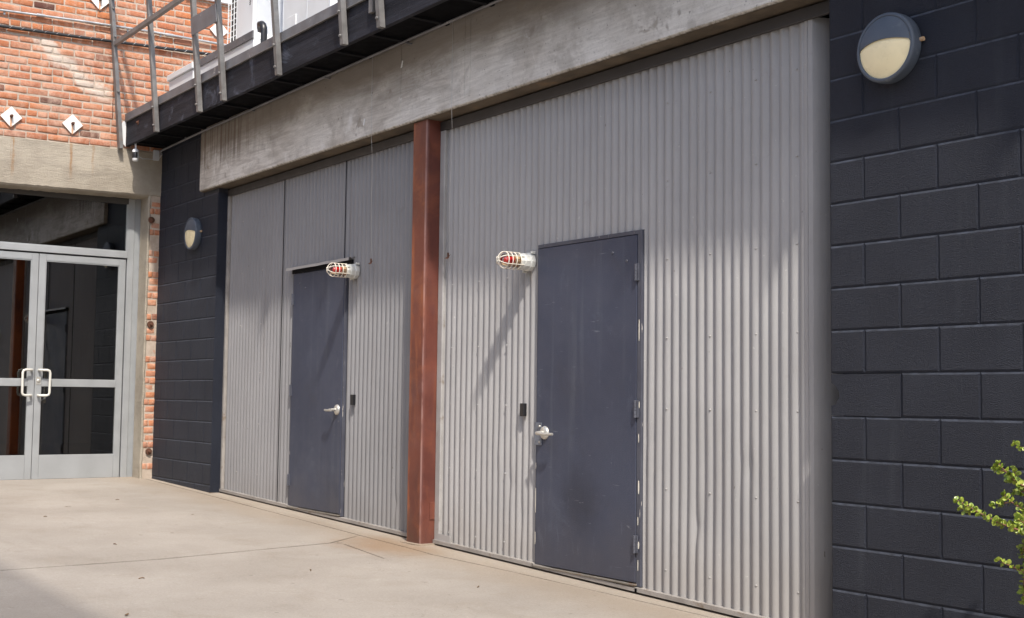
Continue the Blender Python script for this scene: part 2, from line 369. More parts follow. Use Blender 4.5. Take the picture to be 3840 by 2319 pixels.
def m_plate():
    t = NT('white painted iron with rust run')
    x = t.n('TexCoord').outputs['Object']; sx = t.n('SeparateXYZ'); t.set(sx.inputs[0], x)
    run = t.math('MULTIPLY', t.band(t.math('ADD', sx.outputs[1], t.math('MULTIPLY', t.math('SUBTRACT', t.noise(30, 3), .5), .02)), -.010, .010, .007), t.ramp(sx.outputs[2], .01, -.01))
    c = t.mix(t.math('MULTIPLY', run, .85), (.80, .78, .73), (.50, .20, .055))
    c = t.mix(t.ramp(t.noise(26, 4, .7), .68, .74), c, (.45, .30, .2))
    return t.out(c, .6, 0, .4)
M['plate'] = m_plate()
def m_leaf():
    t = NT('succulent leaf')
    c = t.mix(t.ramp(t.noise(60, 2), .3, .7), (.15, .24, .030), (.38, .43, .065))
    t.b.inputs['Subsurface Weight'].default_value = .25; t.b.inputs['Subsurface Radius'].default_value = (.01, .012, .003); t.b.inputs['Subsurface Scale'].default_value = .3
    return t.out(c, .35, 0, .5)
M['leaf'] = m_leaf()

# ---------------------------------------------------------------- mesh helpers
class MB:
    def __init__(s): s.v = []; s.f = []
    def add(s, vs, fs):
        o = len(s.v); s.v += [tuple(q) for q in vs]; s.f += [tuple(i+o for i in f) for f in fs]; return s
    def box(s, x0, x1, y0, y1, z0, z1):
        return s.hexa([(x0, y0, z0), (x1, y0, z0), (x1, y1, z0), (x0, y1, z0), (x0, y0, z1), (x1, y0, z1), (x1, y1, z1), (x0, y1, z1)])
    def hexa(s, v): return s.add(v, [(3, 2, 1, 0), (4, 5, 6, 7), (0, 1, 5, 4), (1, 2, 6, 5), (2, 3, 7, 6), (3, 0, 4, 7)])
    def bev(s, x0, x1, y0, y1, z0, z1, b=.004, seg=1):
        bm = bmesh.new(); bmesh.ops.create_cube(bm, size=1)
        for v in bm.verts: v.co = Vector(((x0+x1)/2+v.co.x*(x1-x0), (y0+y1)/2+v.co.y*(y1-y0), (z0+z1)/2+v.co.z*(z1-z0)))
        bmesh.ops.bevel(bm, geom=bm.edges[:], offset=b, segments=seg, affect='EDGES', profile=.5)
        bm.verts.ensure_lookup_table(); s.add([v.co for v in bm.verts], [[v.index for v in f.verts] for f in bm.faces]); bm.free(); return s
    def prism(s, pts, ax, a, b):                         # polygon pts in the other two axes, extruded along ax
        def P(p, t):
            q = list(p); q.insert(ax, t); return q
        n = len(pts); vs = [P(p, a) for p in pts]+[P(p, b) for p in pts]
        return s.add(vs, [tuple(range(n-1, -1, -1)), tuple(range(n, 2*n))]+[(i, (i+1) % n, n+(i+1) % n, n+i) for i in range(n)])
    def tube(s, path, r, n=8, cap=True):
        path = [Vector(p) for p in path]; rr = r if isinstance(r, (list, tuple)) else [r]*len(path)
        up = None; vs = []
        for i, p in enumerate(path):
            t = (path[min(i+1, len(path)-1)]-path[max(i-1, 0)]).normalized()
            if up is None: up = t.orthogonal().normalized()
            up = (up-t*up.dot(t)).normalized(); w = t.cross(up)
            vs += [p+(up*math.cos(2*math.pi*k/n)+w*math.sin(2*math.pi*k/n))*rr[i] for k in range(n)]
        fs = []
        for i in range(len(path)-1):
            for k in range(n): fs.append((i*n+k, i*n+(k+1) % n, (i+1)*n+(k+1) % n, (i+1)*n+k))
        if cap: fs += [tuple(range(n-1, -1, -1)), tuple(range((len(path)-1)*n, len(path)*n))]
        return s.add(vs, fs)
    def lathe(s, prof, c, ax='y', n=32, a0=0, a1=2*math.pi):   # prof: (radius, along axis)
        full = abs(a1-a0-2*math.pi) < 1e-6; m = n if full else n+1; vs = []
        for r, h in prof:
            for k in range(m):
                a = a0+(a1-a0)*k/n
                if ax == 'y': vs.append((c[0]+r*math.cos(a), c[1]+h, c[2]+r*math.sin(a)))
                elif ax == 'x': vs.append((c[0]+h, c[1]+r*math.cos(a), c[2]+r*math.sin(a)))
                else: vs.append((c[0]+r*math.cos(a), c[1]+r*math.sin(a), c[2]+h))
        fs = []
        for i in range(len(prof)-1):
            for k in range(n if full else m-1):
                fs.append((i*m+k, i*m+(k+1) % m, (i+1)*m+(k+1) % m, (i+1)*m+k))
        return s.add(vs, fs)
    def mesh(s, name, org=(0, 0, 0), smooth=None):
        me = bpy.data.meshes.new(name); o = Vector(org)
        me.from_pydata([Vector(v)-o for v in s.v], [], s.f)
        bm = bmesh.new(); bm.from_mesh(me); bmesh.ops.recalc_face_normals(bm, faces=bm.faces[:]); bm.to_mesh(me); bm.free()
        if smooth:
            me.polygons.foreach_set('use_smooth', [True]*len(me.polygons)); me.set_sharp_from_angle(angle=R(smooth))
        me.update(); return me

ORG = {}
def tag(o, label, cat, group=None):
    o['label'] = label; o['category'] = cat; o['kind'] = 'thing'
    if group: o['group'] = group
    return o
def thing(name, loc, label, cat, group=None):
    o = bpy.data.objects.new(name, None); COL.objects.link(o); o.location = loc; o.empty_display_size = .1
    ORG[o.name] = Vector(loc); return tag(o, label, cat, group)
def part(name, mb, mat, parent, smooth=None, label=None, kind=None, at=None):
    org = ORG[parent.name] if parent else Vector((0, 0, 0))
    if at is not None:                                   # own origin (used by materials in object space)
        me = mb.mesh(name, at, smooth)
    else: me = mb.mesh(name, org, smooth)
    o = bpy.data.objects.new(name, me); COL.objects.link(o); me.materials.append(M[mat]); ORG[o.name] = org
    if at is not None: o.location = Vector(at)-org
    if parent: o.parent = parent
    if label: o['label'] = label
    if kind: o['kind'] = kind
    return o
def inst(name, me, loc, parent, scale=(1, 1, 1), rot=(0, 0, 0)):
    o = bpy.data.objects.new(name, me); COL.objects.link(o); o.parent = parent
    o.location = Vector(loc)-ORG[parent.name]; o.scale = scale; o.rotation_euler = rot; return o
def single(name, mb, mat, base, label, cat, group=None, smooth=None):
    me = mb.mesh(name, base, smooth); o = bpy.data.objects.new(name, me); COL.objects.link(o); o.location = base
    me.materials.append(M[mat]); ORG[o.name] = Vector(base); return tag(o, label, cat, group)

# ================================================================= THE GROUND
XL = -9.23                                              # face of the brick building
g = MB(); g.add([(x, y, zg(x)-.0045) for x, y in ((-60, -90), (90, -90), (90, 60), (-60, 60))], [(0, 1, 2, 3)])
ground = part('ground', g, 'soil', None); ground['kind'] = 'structure'
def slab(pts, jit=.004, th=.06):
    bd = []
    for i, p in enumerate(pts):
        q = pts[(i+1) % len(pts)]; L = math.dist(p, q); n = min(60, max(1, int(L/.07))); nx, ny = -(q[1]-p[1])/L, (q[0]-p[0])/L
        for k in range(n):
            t = k/n; j = 0 if k == 0 else (noise.noise(Vector((p[0]+t*(q[0]-p[0]), p[1]+t*(q[1]-p[1]), 3))*3)*jit
                                            + noise.noise(Vector((p[0]*9+t*(q[0]-p[0])*30, p[1]*9+t*(q[1]-p[1])*30, 1)))*jit*.5)
            bd.append((p[0]+t*(q[0]-p[0])+nx*j, p[1]+t*(q[1]-p[1])+ny*j))
    n = len(bd); mb = MB(); vs = [(x, y, zg(x)) for x, y in bd]+[(x, y, zg(x)-th) for x, y in bd]
    mb.add(vs, [tuple(range(n))]+[(i, (i+1) % n, n+(i+1) % n, n+i) for i in range(n)])
    return part('concrete_slab', mb, 'ground', ground)
J = .006; JX = .015
slab([(-9.8, -9), (-3.70-JX, -9), (-3.83-JX, -2.83), (-3.86-JX, -1.86), (-4.085-JX, -.53), (-4.36, -.145-J), (-7.3, -.095-J), (-9.8, -.07-J)])
slab([(-3.70+JX, -9), (6, -9), (6, .05), (-.9, -.008-J), (-2.53, -.095-J), (-3.30, -.165-J), (-3.34, -.39), (-3.29, -.545-J), (-4.00, -.47-J), (-4.085+JX, -.53), (-3.86+JX, -1.86), (-3.83+JX, -2.83)])
slab([(-4.36+J*2, -.145-J), (-4.085+J, -.53+J), (-4.00, -.47+J), (-3.295, -.545+J), (-3.345, -.39), (-3.305-J, -.165-J), (-3.6, -.155)], jit=.005)
slab([(-9.8, -.07+J), (-7.3, -.095+J), (-4.36, -.145+J), (-3.6, -.155+J*2), (-3.30, -.165+J), (-2.53, -.095+J), (-.9, -.008+J), (6, .05+J), (6, .6), (-9.8, .6)])
part('far_paving', MB().add([(x, y, zg(x)-.0005) for x, y in ((6.01, -60), (60, -60), (60, 40), (6.01, 40))], [(0, 1, 2, 3)]), 'ground', ground)
part('far_paving', MB().add([(x, y, zg(x)-.0005) for x, y in ((-9.8, -60), (6.0, -60), (6.0, -9.01), (-9.8, -9.01))], [(0, 1, 2, 3)]), 'ground', ground)

# ================================================================= BLOCK WALLS
BH = .2032; BZ = 1.187                                   # one course line sits at this height
def block_wall(root, x0, x1, zb, zt, xtop, half_at_left, nm='block', y1=.19, notch=None):
    k0 = math.floor((zb-BZ)/BH)
    mb = MB(); mb.box(x0+.07, x1-.006, .0075, y1-.01, zb-.15, min(zt, 3.06)); part('mortar', mb, 'bmortar', root)
    cache = {}
    k = k0
    while BZ+k*BH < zt:
        z0 = BZ+k*BH; x = x0; X1 = x1 if z0 < 3.0 else xtop
        first = .2032 if (k % 2 == 0) == half_at_left else .4064
        while x < X1-.01:
            w = min(first if x == x0 else .4064, X1-x)
            if X1-x-w < .06: w = X1-x
            if notch and abs(z0-notch[0]) < .02 and x == x0:
                prof = [(x+.004, z0+.004)]+[(x+a, z0+b) for a, b in notch[1]]+[(x+.004, z0+BH-.004), (x+w-.004, z0+BH-.004), (x+w-.004, z0+.004)]
                m = MB().prism([(a, b) for a, b in prof], 1, 0, y1); part(nm, m, 'block', root)
            else:
                key = (round(w, 3), random.randrange(3))
                if key not in cache:
                    m = MB(); q = .0003; jv, jh, dp = .0100, .0105, .0042
                    def ring(a, b_, yy): return [(-w/2+a, yy, -BH/2+b_), (w/2-a, yy, -BH/2+b_), (w/2-a, yy, BH/2-b_), (-w/2+a, yy, BH/2-b_)]
                    vs_ = ring(jv, jh, 0)+ring(jv*.45, jh*.45, dp*.55)+ring(q, q, dp)+ring(q, q, y1); fs_ = [(0, 1, 2, 3), (15, 14, 13, 12)]
                    for l_ in (0, 4, 8): fs_ += [(l_+k_, l_+(k_+1) % 4, l_+4+(k_+1) % 4, l_+4+k_) for k_ in range(4)]
                    m.add(vs_, fs_)
                    me = m.mesh('block'); me.materials.append(M['block']); me.materials.append(M['palelip'])
                    for f_ in me.polygons:
                        if .2 < f_.normal.z < .9: f_.material_index = 1
                    cache[key] = me
                inst(nm, cache[key], (x+w/2, random.uniform(-.0006, .0006), z0+BH/2), root)
            x += w
        k += 1
w = thing('block_wall', (0, .1, zg(0)), 'dark navy concrete block wall beside the right end of the corrugated steel', 'block wall')
block_wall(w, 0, 2.8448, -.2, 3.66, 2.8448, True,
           notch=(BZ-.0*BH-BH+BH-.2032, [(.004, .05), (.03, .055), (.04, .075), (.052, .09), (.05, .115), (.038, .13), (.03, .145), (.012, .155), (.004, .16)]))
w = thing('block_pier', (-8.4, .1, zg(-8.4)), 'dark painted block pier between the glass doors and the corrugated wall', 'block wall')
block_wall(w, -9.2448, -7.625, -.05, 3.66, -7.99, False)

# ================================================================= CONCRETE BEAM
def beam_mesh():
    mb = MB(); n = 260; X0, X1 = -8.0, 3.2; rows = []
    for i in range(n+1):
        x = X0+(X1-X0)*i/n
        a = noise.noise(Vector((x*9, 0, 0)))*.004+noise.noise(Vector((x*31, 2, 0)))*.003
        b = noise.noise(Vector((x*14, 5, 0)))*.003
        rows.append([(x, -.045, 3.70), (x, -.045, 3.35), (x, -.045, 3.061+.012+a), (x, -.033+b, 3.0635+a*.5), (x, .0, 3.0635), (x, .19, 3.0635), (x, .19, 3.70)])
    m = len(rows[0]); vs = [q for r in rows for q in r]; fs = []
    for i in range(n):
        for k in range(m-1): fs.append((i*m+k, (i+1)*m+k, (i+1)*m+k+1, i*m+k+1))
    fs += [tuple(range(m)), tuple(range(n*m, n*m+m))]
    return mb.add(vs, fs)
b = thing('concrete_beam', (-2.4, .07, 3.061), 'long stained gray concrete beam with plywood grain above the corrugated walls', 'beam')
part('beam_body', beam_mesh(), 'beam', b)
part('stained_soffit', MB().add([(-7.995, -.030, 3.0605), (3.19, -.030, 3.0605), (3.19, .19, 3.0605), (-7.995, .19, 3.0605)], [(0, 1, 2, 3)]), 'soffit', b, label='brown stained underside of the beam, painted darker for shade')  # brown stain, painted darker to stand in for shade under the beam
for x in (-6.35, -4.05, -3.18, -3.11, -.62):
    part('form_seam', MB().box(x-.003, x+.003, -.0475, -.0445, 3.10, 3.69), 'beam', b)
for x, z in ((-4.62, 3.16), (-4.05, 3.50)):
    part('broken_tie', MB().prism([(x, z), (x+.018, z+.004), (x+.03, z+.05), (x+.02, z+.052)], 1, -.050, -.0452), 'white', b)

# ================================================================= STEEL POST
def round_rect(x0, x1, y0, y1, r, n=6):
    out = []
    for cx, cy, a in ((x1-r, y1-r, 0), (x0+r, y1-r, 90), (x0+r, y0+r, 180), (x1-r, y0+r, 270)):
        for k in range(n+1):
            t = R(a+90*k/n); out.append((cx+r*math.cos(t), cy+r*math.sin(t)))
    return out
p = thing('steel_post', (-3.818, .08, zg(-3.818)), 'rust red square steel post standing between the two corrugated walls', 'post')
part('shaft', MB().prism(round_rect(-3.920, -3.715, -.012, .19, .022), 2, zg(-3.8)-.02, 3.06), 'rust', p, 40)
part('patch_plate', MB().bev(-3.716, -3.709, .06, .134, .175, .30, .002), 'rust', p)
part('grout_collar', MB().prism([(a+noise.noise(Vector((a*20, b_*20, 0)))*.012, b_+noise.noise(Vector((a*20, b_*20, 4)))*.012) for a, b_ in round_rect(-3.965, -3.685, -.05, .2, .05)], 2, -.03, .008), 'ground', p)

# ================================================================= CORRUGATED WALLS
YC = .125; PIT = .06795; AMP = .0105
DENTS = [(-2.84, .62, .03, .006), (-2.78, .50, .035, .010), (-2.95, .70, .05, -.005), (-2.66, .28, .05, .006), (-1.03, .38, .035, .012), (-1.0, .62, .16, .006),
         (-.66, .72, .04, .009), (-1.42, .86, .02, .008), (-4.28, .27, .03, .011), (-4.2, .18, .06, .005), (-1.40, .55, .02, .006), (-3.05, .30, .04, .005), (-2.55, .75, .05, .007)]
def ribs(x):
    c = .5+.5*math.cos(2*math.pi*(x+1.489)/PIT+.9)
    return YC+AMP-2*AMP*(c**.55)
def corr(x0, x1, zb, zt, seg=12):
    n = max(2, round((x1-x0)/PIT*seg)); zs = [0, .004, .02, .05, .08, .11, .14, .17, .2, .23, .26, .29, .32, .35, .38, .42, .48, .55, .63, .72, .82, .92, 1.]
    mb = MB(); vs = []; fs = []; m = len(zs)
    for i in range(n+1):
        x = x0+(x1-x0)*i/n; b0 = zb(x) if callable(zb) else zb
        for t in zs:
            z = b0+(zt-b0)*t
            y = ribs(x)
            y += noise.noise(Vector((x*1.3, z*.9, 3)))*.004
            for dx, dz, s_, a in DENTS:
                e = ((x-dx)**2+((z-dz)*.5)**2)/(s_*s_)
                if e < 6: y += a*math.exp(-e)
            vs.append((x, y, z))
    for i in range(n):
        for k in range(m-1): fs.append((i*m+k, (i+1)*m+k, (i+1)*m+k+1, i*m+k+1))
    return mb.add(vs, fs)
def sloped(x0, x1, y0, y1, dz0, dz1):                    # a bar that follows the fall of the yard
    a, b_ = zg(x0), zg(x1)
    return MB().hexa([(x0, y0, a+dz0), (x1, y0, b_+dz0), (x1, y1, b_+dz0), (x0, y1, a+dz0), (x0, y0, a+dz1), (x1, y0, b_+dz1), (x1, y1, b_+dz1), (x0, y1, a+dz1)])
def screws(pts):
    mb = MB()
    for x, z in pts:
        y = ribs(x)
        mb.lathe([(.0001, -.006), (.004, -.005), (.0055, -.001), (.0055, .003)], (x, y, z), 'y', 8)
    return mb
ZT = 3.0
D1 = (-6.10, -5.165, .095, 2.107); D2 = (-2.495, -1.528, .0, 2.012)       # door leaves: x0, x1, z0, z1
cw = thing('corrugated_wall', (-5.77, YC, zg(-5.77)), 'gray corrugated steel wall left of the rust red post, around the narrower door', 'corrugated wall')
zt_ = lambda x: zg(x)+.022
part('steel_sheet', corr(-7.615, -6.357, zt_, ZT), 'corrdark', cw, 50)  # left bay sheets use a darker tone of the gray paint
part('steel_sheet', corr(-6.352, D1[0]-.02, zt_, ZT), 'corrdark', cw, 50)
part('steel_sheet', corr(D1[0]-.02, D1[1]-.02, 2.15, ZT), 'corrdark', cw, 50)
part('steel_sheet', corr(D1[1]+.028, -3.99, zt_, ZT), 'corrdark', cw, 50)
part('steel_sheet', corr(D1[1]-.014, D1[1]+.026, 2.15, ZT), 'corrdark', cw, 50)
for x in (-6.3545, D1[1]-.017): part('lap_seam', MB().box(x-.002, x+.002, YC-.018, YC-.012, 2.16 if x > -6 else zt_(x), ZT), 'joist', cw)
part('base_track', sloped(-7.615, D1[0]-.03, .088, .135, .013, .038), 'track', cw)
part('base_track', sloped(D1[1]+.03, -3.925, .088, .135, .013, .038), 'track', cw)
part('head_flashing', MB().bev(-7.62, -3.925, .095, .12, 2.982, 3.048, .003), 'flash', cw, label='dark flashing strip along the top of the sheets')
part('edge_trim', MB().bev(-7.622, -7.585, .098, .13, zt_(-7.6)+.015, 2.99, .003), 'track', cw)
part('edge_trim', MB().bev(-4.00, -3.922, .100, .13, zt_(-3.95)+.015, 2.99, .003), 'track', cw)
part('backing_board', MB().box(-7.62, -3.93, .15, .19, -.05, 3.055), 'joist', cw)
part('screws', screws([(x, z) for x in (-7.27, -6.80, -4.72, -4.38) for z in (.32, .78, 1.25, 1.7, 2.2, 2.7)]), 'track', cw)['kind'] = 'stuff'
cw = thing('corrugated_wall', (-1.86, YC, zg(-1.86)), 'gray corrugated steel wall right of the rust red post, with dents near its foot', 'corrugated wall')
part('steel_sheet', corr(-3.655, D2[0]-.016, zt_, ZT), 'corr', cw, 50)
part('steel_sheet', corr(D2[0]-.0158, D2[1]+.0440, 2.041, ZT), 'corr', cw, 50)
part('steel_sheet', corr(D2[1]+.0442, -.262, zt_, ZT), 'corr', cw, 50)
part('base_track', sloped(-3.71, D2[0]-.01, .088, .135, .013, .038), 'track', cw)
part('base_track', sloped(D2[1]+.01, -.02, .088, .135, .013, .038), 'track', cw)
part('corner_gusset', sloped(-3.70, -3.50, .099, .104, .034, .085), 'trim', cw)
part('head_flashing', MB().bev(-3.71, -.02, .095, .12, 2.982, 3.048, .003), 'flash', cw, label='dark flashing strip along the top of the sheets')
part('edge_trim', MB().bev(-3.712, -3.648, .100, .13, zt_(-3.68)+.01, 2.99, .004), 'trim', cw)
q = MB(); prof = [(-.266, .128), (-.259, .1125), (-.238, .1105), (-.234, .1165), (-.230, .1105), (-.204, .1125), (-.198, .119), (-.168, .165), (-.152, .22), (-.15, .36)]
q.add([(x, y, z) for x, y in prof for z in (zt_(-.2)+.012, 2.99)], [(2*i, 2*i+2, 2*i+3, 2*i+1) for i in range(len(prof)-1)])
part('corner_trim', q, 'corr', cw, 18, label='smooth rounded trim beside the block wall')
part('backing_board', MB().box(-3.71, -.235, .15, .188, -.2, 3.055), 'joist', cw)
part('recess_back', MB().box(-.2, .1, .365, .40, -.2, 3.055), 'joist', cw)
part('screws', screws([(x, z) for x in (-3.54, -3.2, -2.86, -1.285, -.94, -.60, -.32) for z in (.1, .55, 1.0, 1.4, 1.85, 2.3, 2.75)]), 'trim', cw)['kind'] = 'stuff'

# ================================================================= STEEL DOORS
def hinge(parent, x, z, side):
    mb = MB()
    for k in range(5): mb.lathe([(.0001, 0), (.0085, 0), (.0085, .0185), (.0001, .0185)], (x, .090, z-.05+.02*k), 'z', 10)
    h = part('hinge', mb, 'hinge', parent, 40)
    part('hinge_leaf', MB().bev(x-.018, x+.018, .094, .1035, z-.05, z+.05, .001), 'hinge', h)
def lever(parent, x, z, s, mat='chrome', L=.118):
    mb = MB(); mb.lathe([(.0001, -.022), (.020, -.022), (.034, -.016), (.040, -.012), (.043, -.004), (.043, .004)], (x, .102, z), 'y', 28)
    mb.lathe([(.0001, -.058), (.012, -.058), (.013, -.022)], (x, .102, z), 'y', 14)
    r = part('lock_rose', mb, mat, parent, 40)
    m2 = MB(); pts = []
    for k in range(9):
        t = k/8; pts.append((x+s*(t*L-.008), .040-.004*math.sin(t*3.1), z-.004+.002*math.cos(t*5)))
    m2.tube(pts, [.0115, .0125, .0115, .010, .0095, .009, .009, .009, .008], 10)
    part('lever_handle', m2, mat, r, 50)
def steel_door(nm, label, D, hs, lev, guard):
    x0, x1, z0, z1 = D
    d = thing(nm, ((x0+x1)/2, .11, zg((x0+x1)/2)), label, 'door')
    fl, fr = (.012, .042) if hs > 0 else (.022, .022)
    f = MB(); YF = .104
    f.bev(x0-fl, x0-.003, YF, .17, z0-.02, z1+.028, .002); f.bev(x1+.003, x1+fr, YF, .17, z0-.02, z1+.028, .002)
    f.bev(x0-.003, x1+.003, YF, .17, z1+.004, z1+.028, .002)
    part('door_frame', f, 'frame', d, label='dark frame with chipped paint')
    leaf = part('door_leaf', MB().bev(x0, x1, .1005, .15, z0, z1, .002), 'door', d)
    rv = MB(); rx = x1-.22 if hs > 0 else x0+.12
    for a, b_ in ((rx, z1-.088), (rx+(.13 if hs > 0 else .11), z1-.146 if hs > 0 else z1-.136)): rv.lathe([(.0001, -.006), (.007, -.005), (.010, 0)], (a, .1005, b_), 'y', 12)
    part('rivet', rv, 'hinge', leaf, 50)
    hx = x1+.004 if hs > 0 else x0-.004
    for zz in (z1-.22, (z0+z1)/2-.01, z0+.22): hinge(d, hx, zz, hs)
    lever(d, lev[0], lev[1], lev[2], L=.165 if hs > 0 else .112)
    mb = sloped(x0-.02, x1+.03, .088, .15, .013, .034)
    part('sill_base', mb, 'track', d)
    a, b_ = zg(x0)+.034, zg(x1)+.034
    part('sill_wedge', MB().hexa([(x0, .097, a), (x1, .097, b_), (x1, .15, b_), (x0, .15, a), (x0, .097, z0-.007), (x1, .097, z0-.007), (x1, .15, z0-.007), (x0, .15, z0-.007)]), 'sill', d)
    part('threshold', MB().bev(x0-.005, x1+.012, .084, .15, z0-.016, z0-.006, .002), 'sill', d)
    return d
d1 = steel_door('steel_doorway', 'slate blue steel door under a bent drip flashing, left of the red post', D1, -1, (-5.235, .935, -1), False)
fl = MB(); n = 14; vs = []
for i in range(n+1):
    x = -6.175+1.165*i/n; j = noise.noise(Vector((x*6, 0, 0)))*.006; zz = 2.150+.004*i/n
    vs += [(x, .118, zz+.022), (x, .060+j, zz+.012+j), (x, .055+j, zz-.012+j)]
fl.add(vs, [(3*i+k, 3*i+3+k, 3*i+4+k, 3*i+1+k) for i in range(n) for k in (0, 1)])
part('drip_flashing', fl, 'trim', d1, label='bent gray drip flashing over the door')
part('head_box', MB().bev(-6.13, -5.03, .095, .16, 2.112, 2.150, .002), 'joist', d1)
part('latch_screws', MB().lathe([(.0001, -.004), (.006, -.003), (.007, 0)], (-5.205, .1005, 1.02), 'y', 10).lathe([(.0001, -.004), (.006, -.003), (.007, 0)], (-5.205, .1005, .84), 'y', 10), 'hinge', d1)
d2 = steel_door('steel_doorway', 'larger slate blue steel door right of the red post, hinges on its right edge', D2, 1, (-2.405, .832, 1), True)
part('latch_guard', MB().bev(-2.512, -2.435, .0955, .1003, .752, .895, .002), 'guardplate', d2, label='bare steel latch guard plate')
for zz in (.772, .872): part('guard_bolt', MB().lathe([(.0001, -.007), (.006, -.006), (.008, 0)], (-2.455, .0955, zz), 'y', 12), 'chrome', d2, 50)
for x, z, w_, h_ in ((-1.504, .545, .011, .10), (-1.503, .215, .014, .055), (-1.507, 1.45, .005, .16), (-1.503, 1.02, .006, .05), (-1.509, .35, .004, .06), (-1.507, .10, .004, .08), (-1.506, .83, .004, .06), (-2.500, .40, .005, .22), (-2.501, .62, .004, .05), (-2.501, .16, .005, .11)):
    n = 10; pts = []
    for k in range(n):
        a = 2*math.pi*k/n; rr = .75+.35*noise.noise(Vector((x*40, z*9, k)))
        pts.append((x+math.cos(a)*w_*.5*rr, z+math.sin(a)*h_*.5*rr))
    part('bare_paint_chip', MB().prism(pts, 1, .1015, .105), 'guard', d2)

# ================================================================= SMALL WALL FITTINGS
def reader(x, z, label):
    t = thing('card_reader', (x, .113, z-.04), label, 'card reader', 'card readers beside the steel doors')
    part('housing', MB().bev(x-.022, x+.022, .088, .115, z-.042, z+.042, .004, 2), 'black', t)
    part('indicator', MB().lathe([(.0001, -.002), (.003, -.0015), (.004, 0)], (x, .088, z+.01), 'y', 8), 'rubber', t)
reader(-4.972, 1.018, 'small black card reader right of the narrower steel door')
reader(-2.645, .974, 'small black card reader left of the larger steel door')

def beacon(x, z, label):
    t = thing('alarm_beacon', (x, .115, z), label, 'alarm light', 'caged alarm lights on the corrugated walls')
    c = (x, 0, z); r = .046
    base = MB(); base.lathe([(.0001, .116), (.060, .116), (.062, .105), (.062, .085), (.056, .078), (.056, .045), (.052, .040), (.052, .020), (.048, .014), (.0001, .014)], c, 'y', 10)
    part('base_casting', base, 'beaconbase', t, 30)
    for k in range(2): part('lug', MB().bev(x+(-.052, .036)[k], x+(-.036, .052)[k], .085, .118, z+(-.068, .05)[k], z+(-.05, .068)[k], .003), 'beaconbase', t)
    gl = MB(); pr = [(.043, .02)]+[(.043, -.02-.02*k) for k in range(4)]
    for k in range(1, 9):
        a = k/8*math.pi/2; pr.append((max(.0004, .043*math.cos(a)), -.08-.043*math.sin(a)))
    gl.lathe(pr, c, 'y', 24); part('globe', gl, 'clear', t, 60)
    bea = part('red_lamp', MB().lathe([(.0001, -.095), (.016, -.092), (.024, -.075), (.026, -.03), (.0001, -.03)], c, 'y', 18), 'red', t, 50)
    part('lamp_socket', MB().lathe([(.0001, -.0295), (.030, -.029), (.032, .0), (.036, .014), (.0001, .0142)], c, 'y', 18), 'tan', t, 40)
    gd = MB(); R_ = .054
    for yy in (.005, -.030, -.062, -.094):
        gd.tube([(x+R_*math.cos(a), yy, z+R_*math.sin(a)) for a in [2*math.pi*k/24 for k in range(25)]], .0032, 6)
    for k in range(6):
        a = 2*math.pi*(k+.5)/6; pts = [(R_, .03), (R_, -.094)]
        for j in range(1, 7):
            b_ = j/6*math.pi/2*.86; pts.append((R_*math.cos(b_), -.094-.052*math.sin(b_)))
        gd.tube([(x+p_*math.cos(a), h, z+p_*math.sin(a)) for p_, h in pts], .0032, 6)
    gd.lathe([(.006, -.146), (.013, -.147), (.013, -.141), (.006, -.141)], c, 'y', 14)
    part('wire_guard', gd, 'guard', t, 60)
beacon(-4.985, 2.052, 'caged red alarm light right of the narrower door, above its drip flashing end')
beacon(-2.60, 1.937, 'caged red alarm light on the right corrugated wall, left of the larger door')

def bulkhead(x, z, label):
    t = thing('bulkhead_light', (x, 0, z), label, 'wall light', 'round wall lights on the block walls')
    c = (x, 0, z); rim = []
    part('housing', MB().lathe([(.0001, .002), (.155, .002), (.160, -.004), (.162, -.014), (.162, -.050), (.1605, -.058), (.156, -.064), (.149, -.066), (.1445, -.064), (.1425, -.057)], c, 'y', 56), 'lamphouse', t, 50)
    def cap(rad, y0, bulge, cond, n=26, m=40):
        mb = MB(); vs = []; idx = {}
        for i in range(n+1):
            for k in range(m):
                r = rad*i/n; a = 2*math.pi*k/m; px, pz = r*math.cos(a), r*math.sin(a)
                idx[(i, k)] = len(vs); vs.append((x+px, y0-bulge*(1-(r/rad)**2), z+pz))
        fs = []
        for i in range(n):
            for k in range(m):
                f = (idx[(i, k)], idx[(i, (k+1) % m)], idx[(i+1, (k+1) % m)], idx[(i+1, k)])
                if cond(sum(vs[j][0]-x for j in f)/4, sum(vs[j][2]-z for j in f)/4): fs.append(f if i else f[1:])
        return mb.add(vs, fs)
    part('lens', cap(.1425, -.057, .030, lambda a, b_: b_ < .045), 'lens', t, 60)
    # eyelid hood: strips from a gently arched lower lip to the rim
    mb = MB(); vs = []; n, m = 40, 12; rad = .1430
    for i in range(n+1):
        px = -rad+2*rad*i/n; top = math.sqrt(max(0, rad*rad-px*px)); lip = min(top, .010+.022*(1-(px/rad)**2))
        for k in range(m+1):
            pz = lip+(top-lip)*k/m; r2 = (px*px+pz*pz)/(rad*rad); vs.append((x+px, -.0625-.032*(1-min(1, r2)), z+pz))
        vs.append((x+px, -.057-.028*(1-min(1, (px*px+lip*lip)/(rad*rad))), z+lip))
    fs = []
    for i in range(n):
        a = i*(m+2); b_ = (i+1)*(m+2)
        for k in range(m): fs.append((a+k, b_+k, b_+k+1, a+k+1))
        fs.append((a, a+m+1, b_+m+1, b_))
    part('hood', mb.add(vs, fs), 'lamphouse', t, 60)
    part('cable_gland', MB().lathe([(.0001, .022), (.010, .022), (.010, .0), (.012, -.001), (.012, -.02), (.0001, -.02)], (x+.156, -.012, z+.01), 'x', 12), 'tan', t, 40)
bulkhead(.378, 2.679, 'large round hooded wall light on the block wall, at the top right')
bulkhead(-8.183, 2.660, 'round hooded wall light on the block pier, smaller in view, left of the corrugated wall')

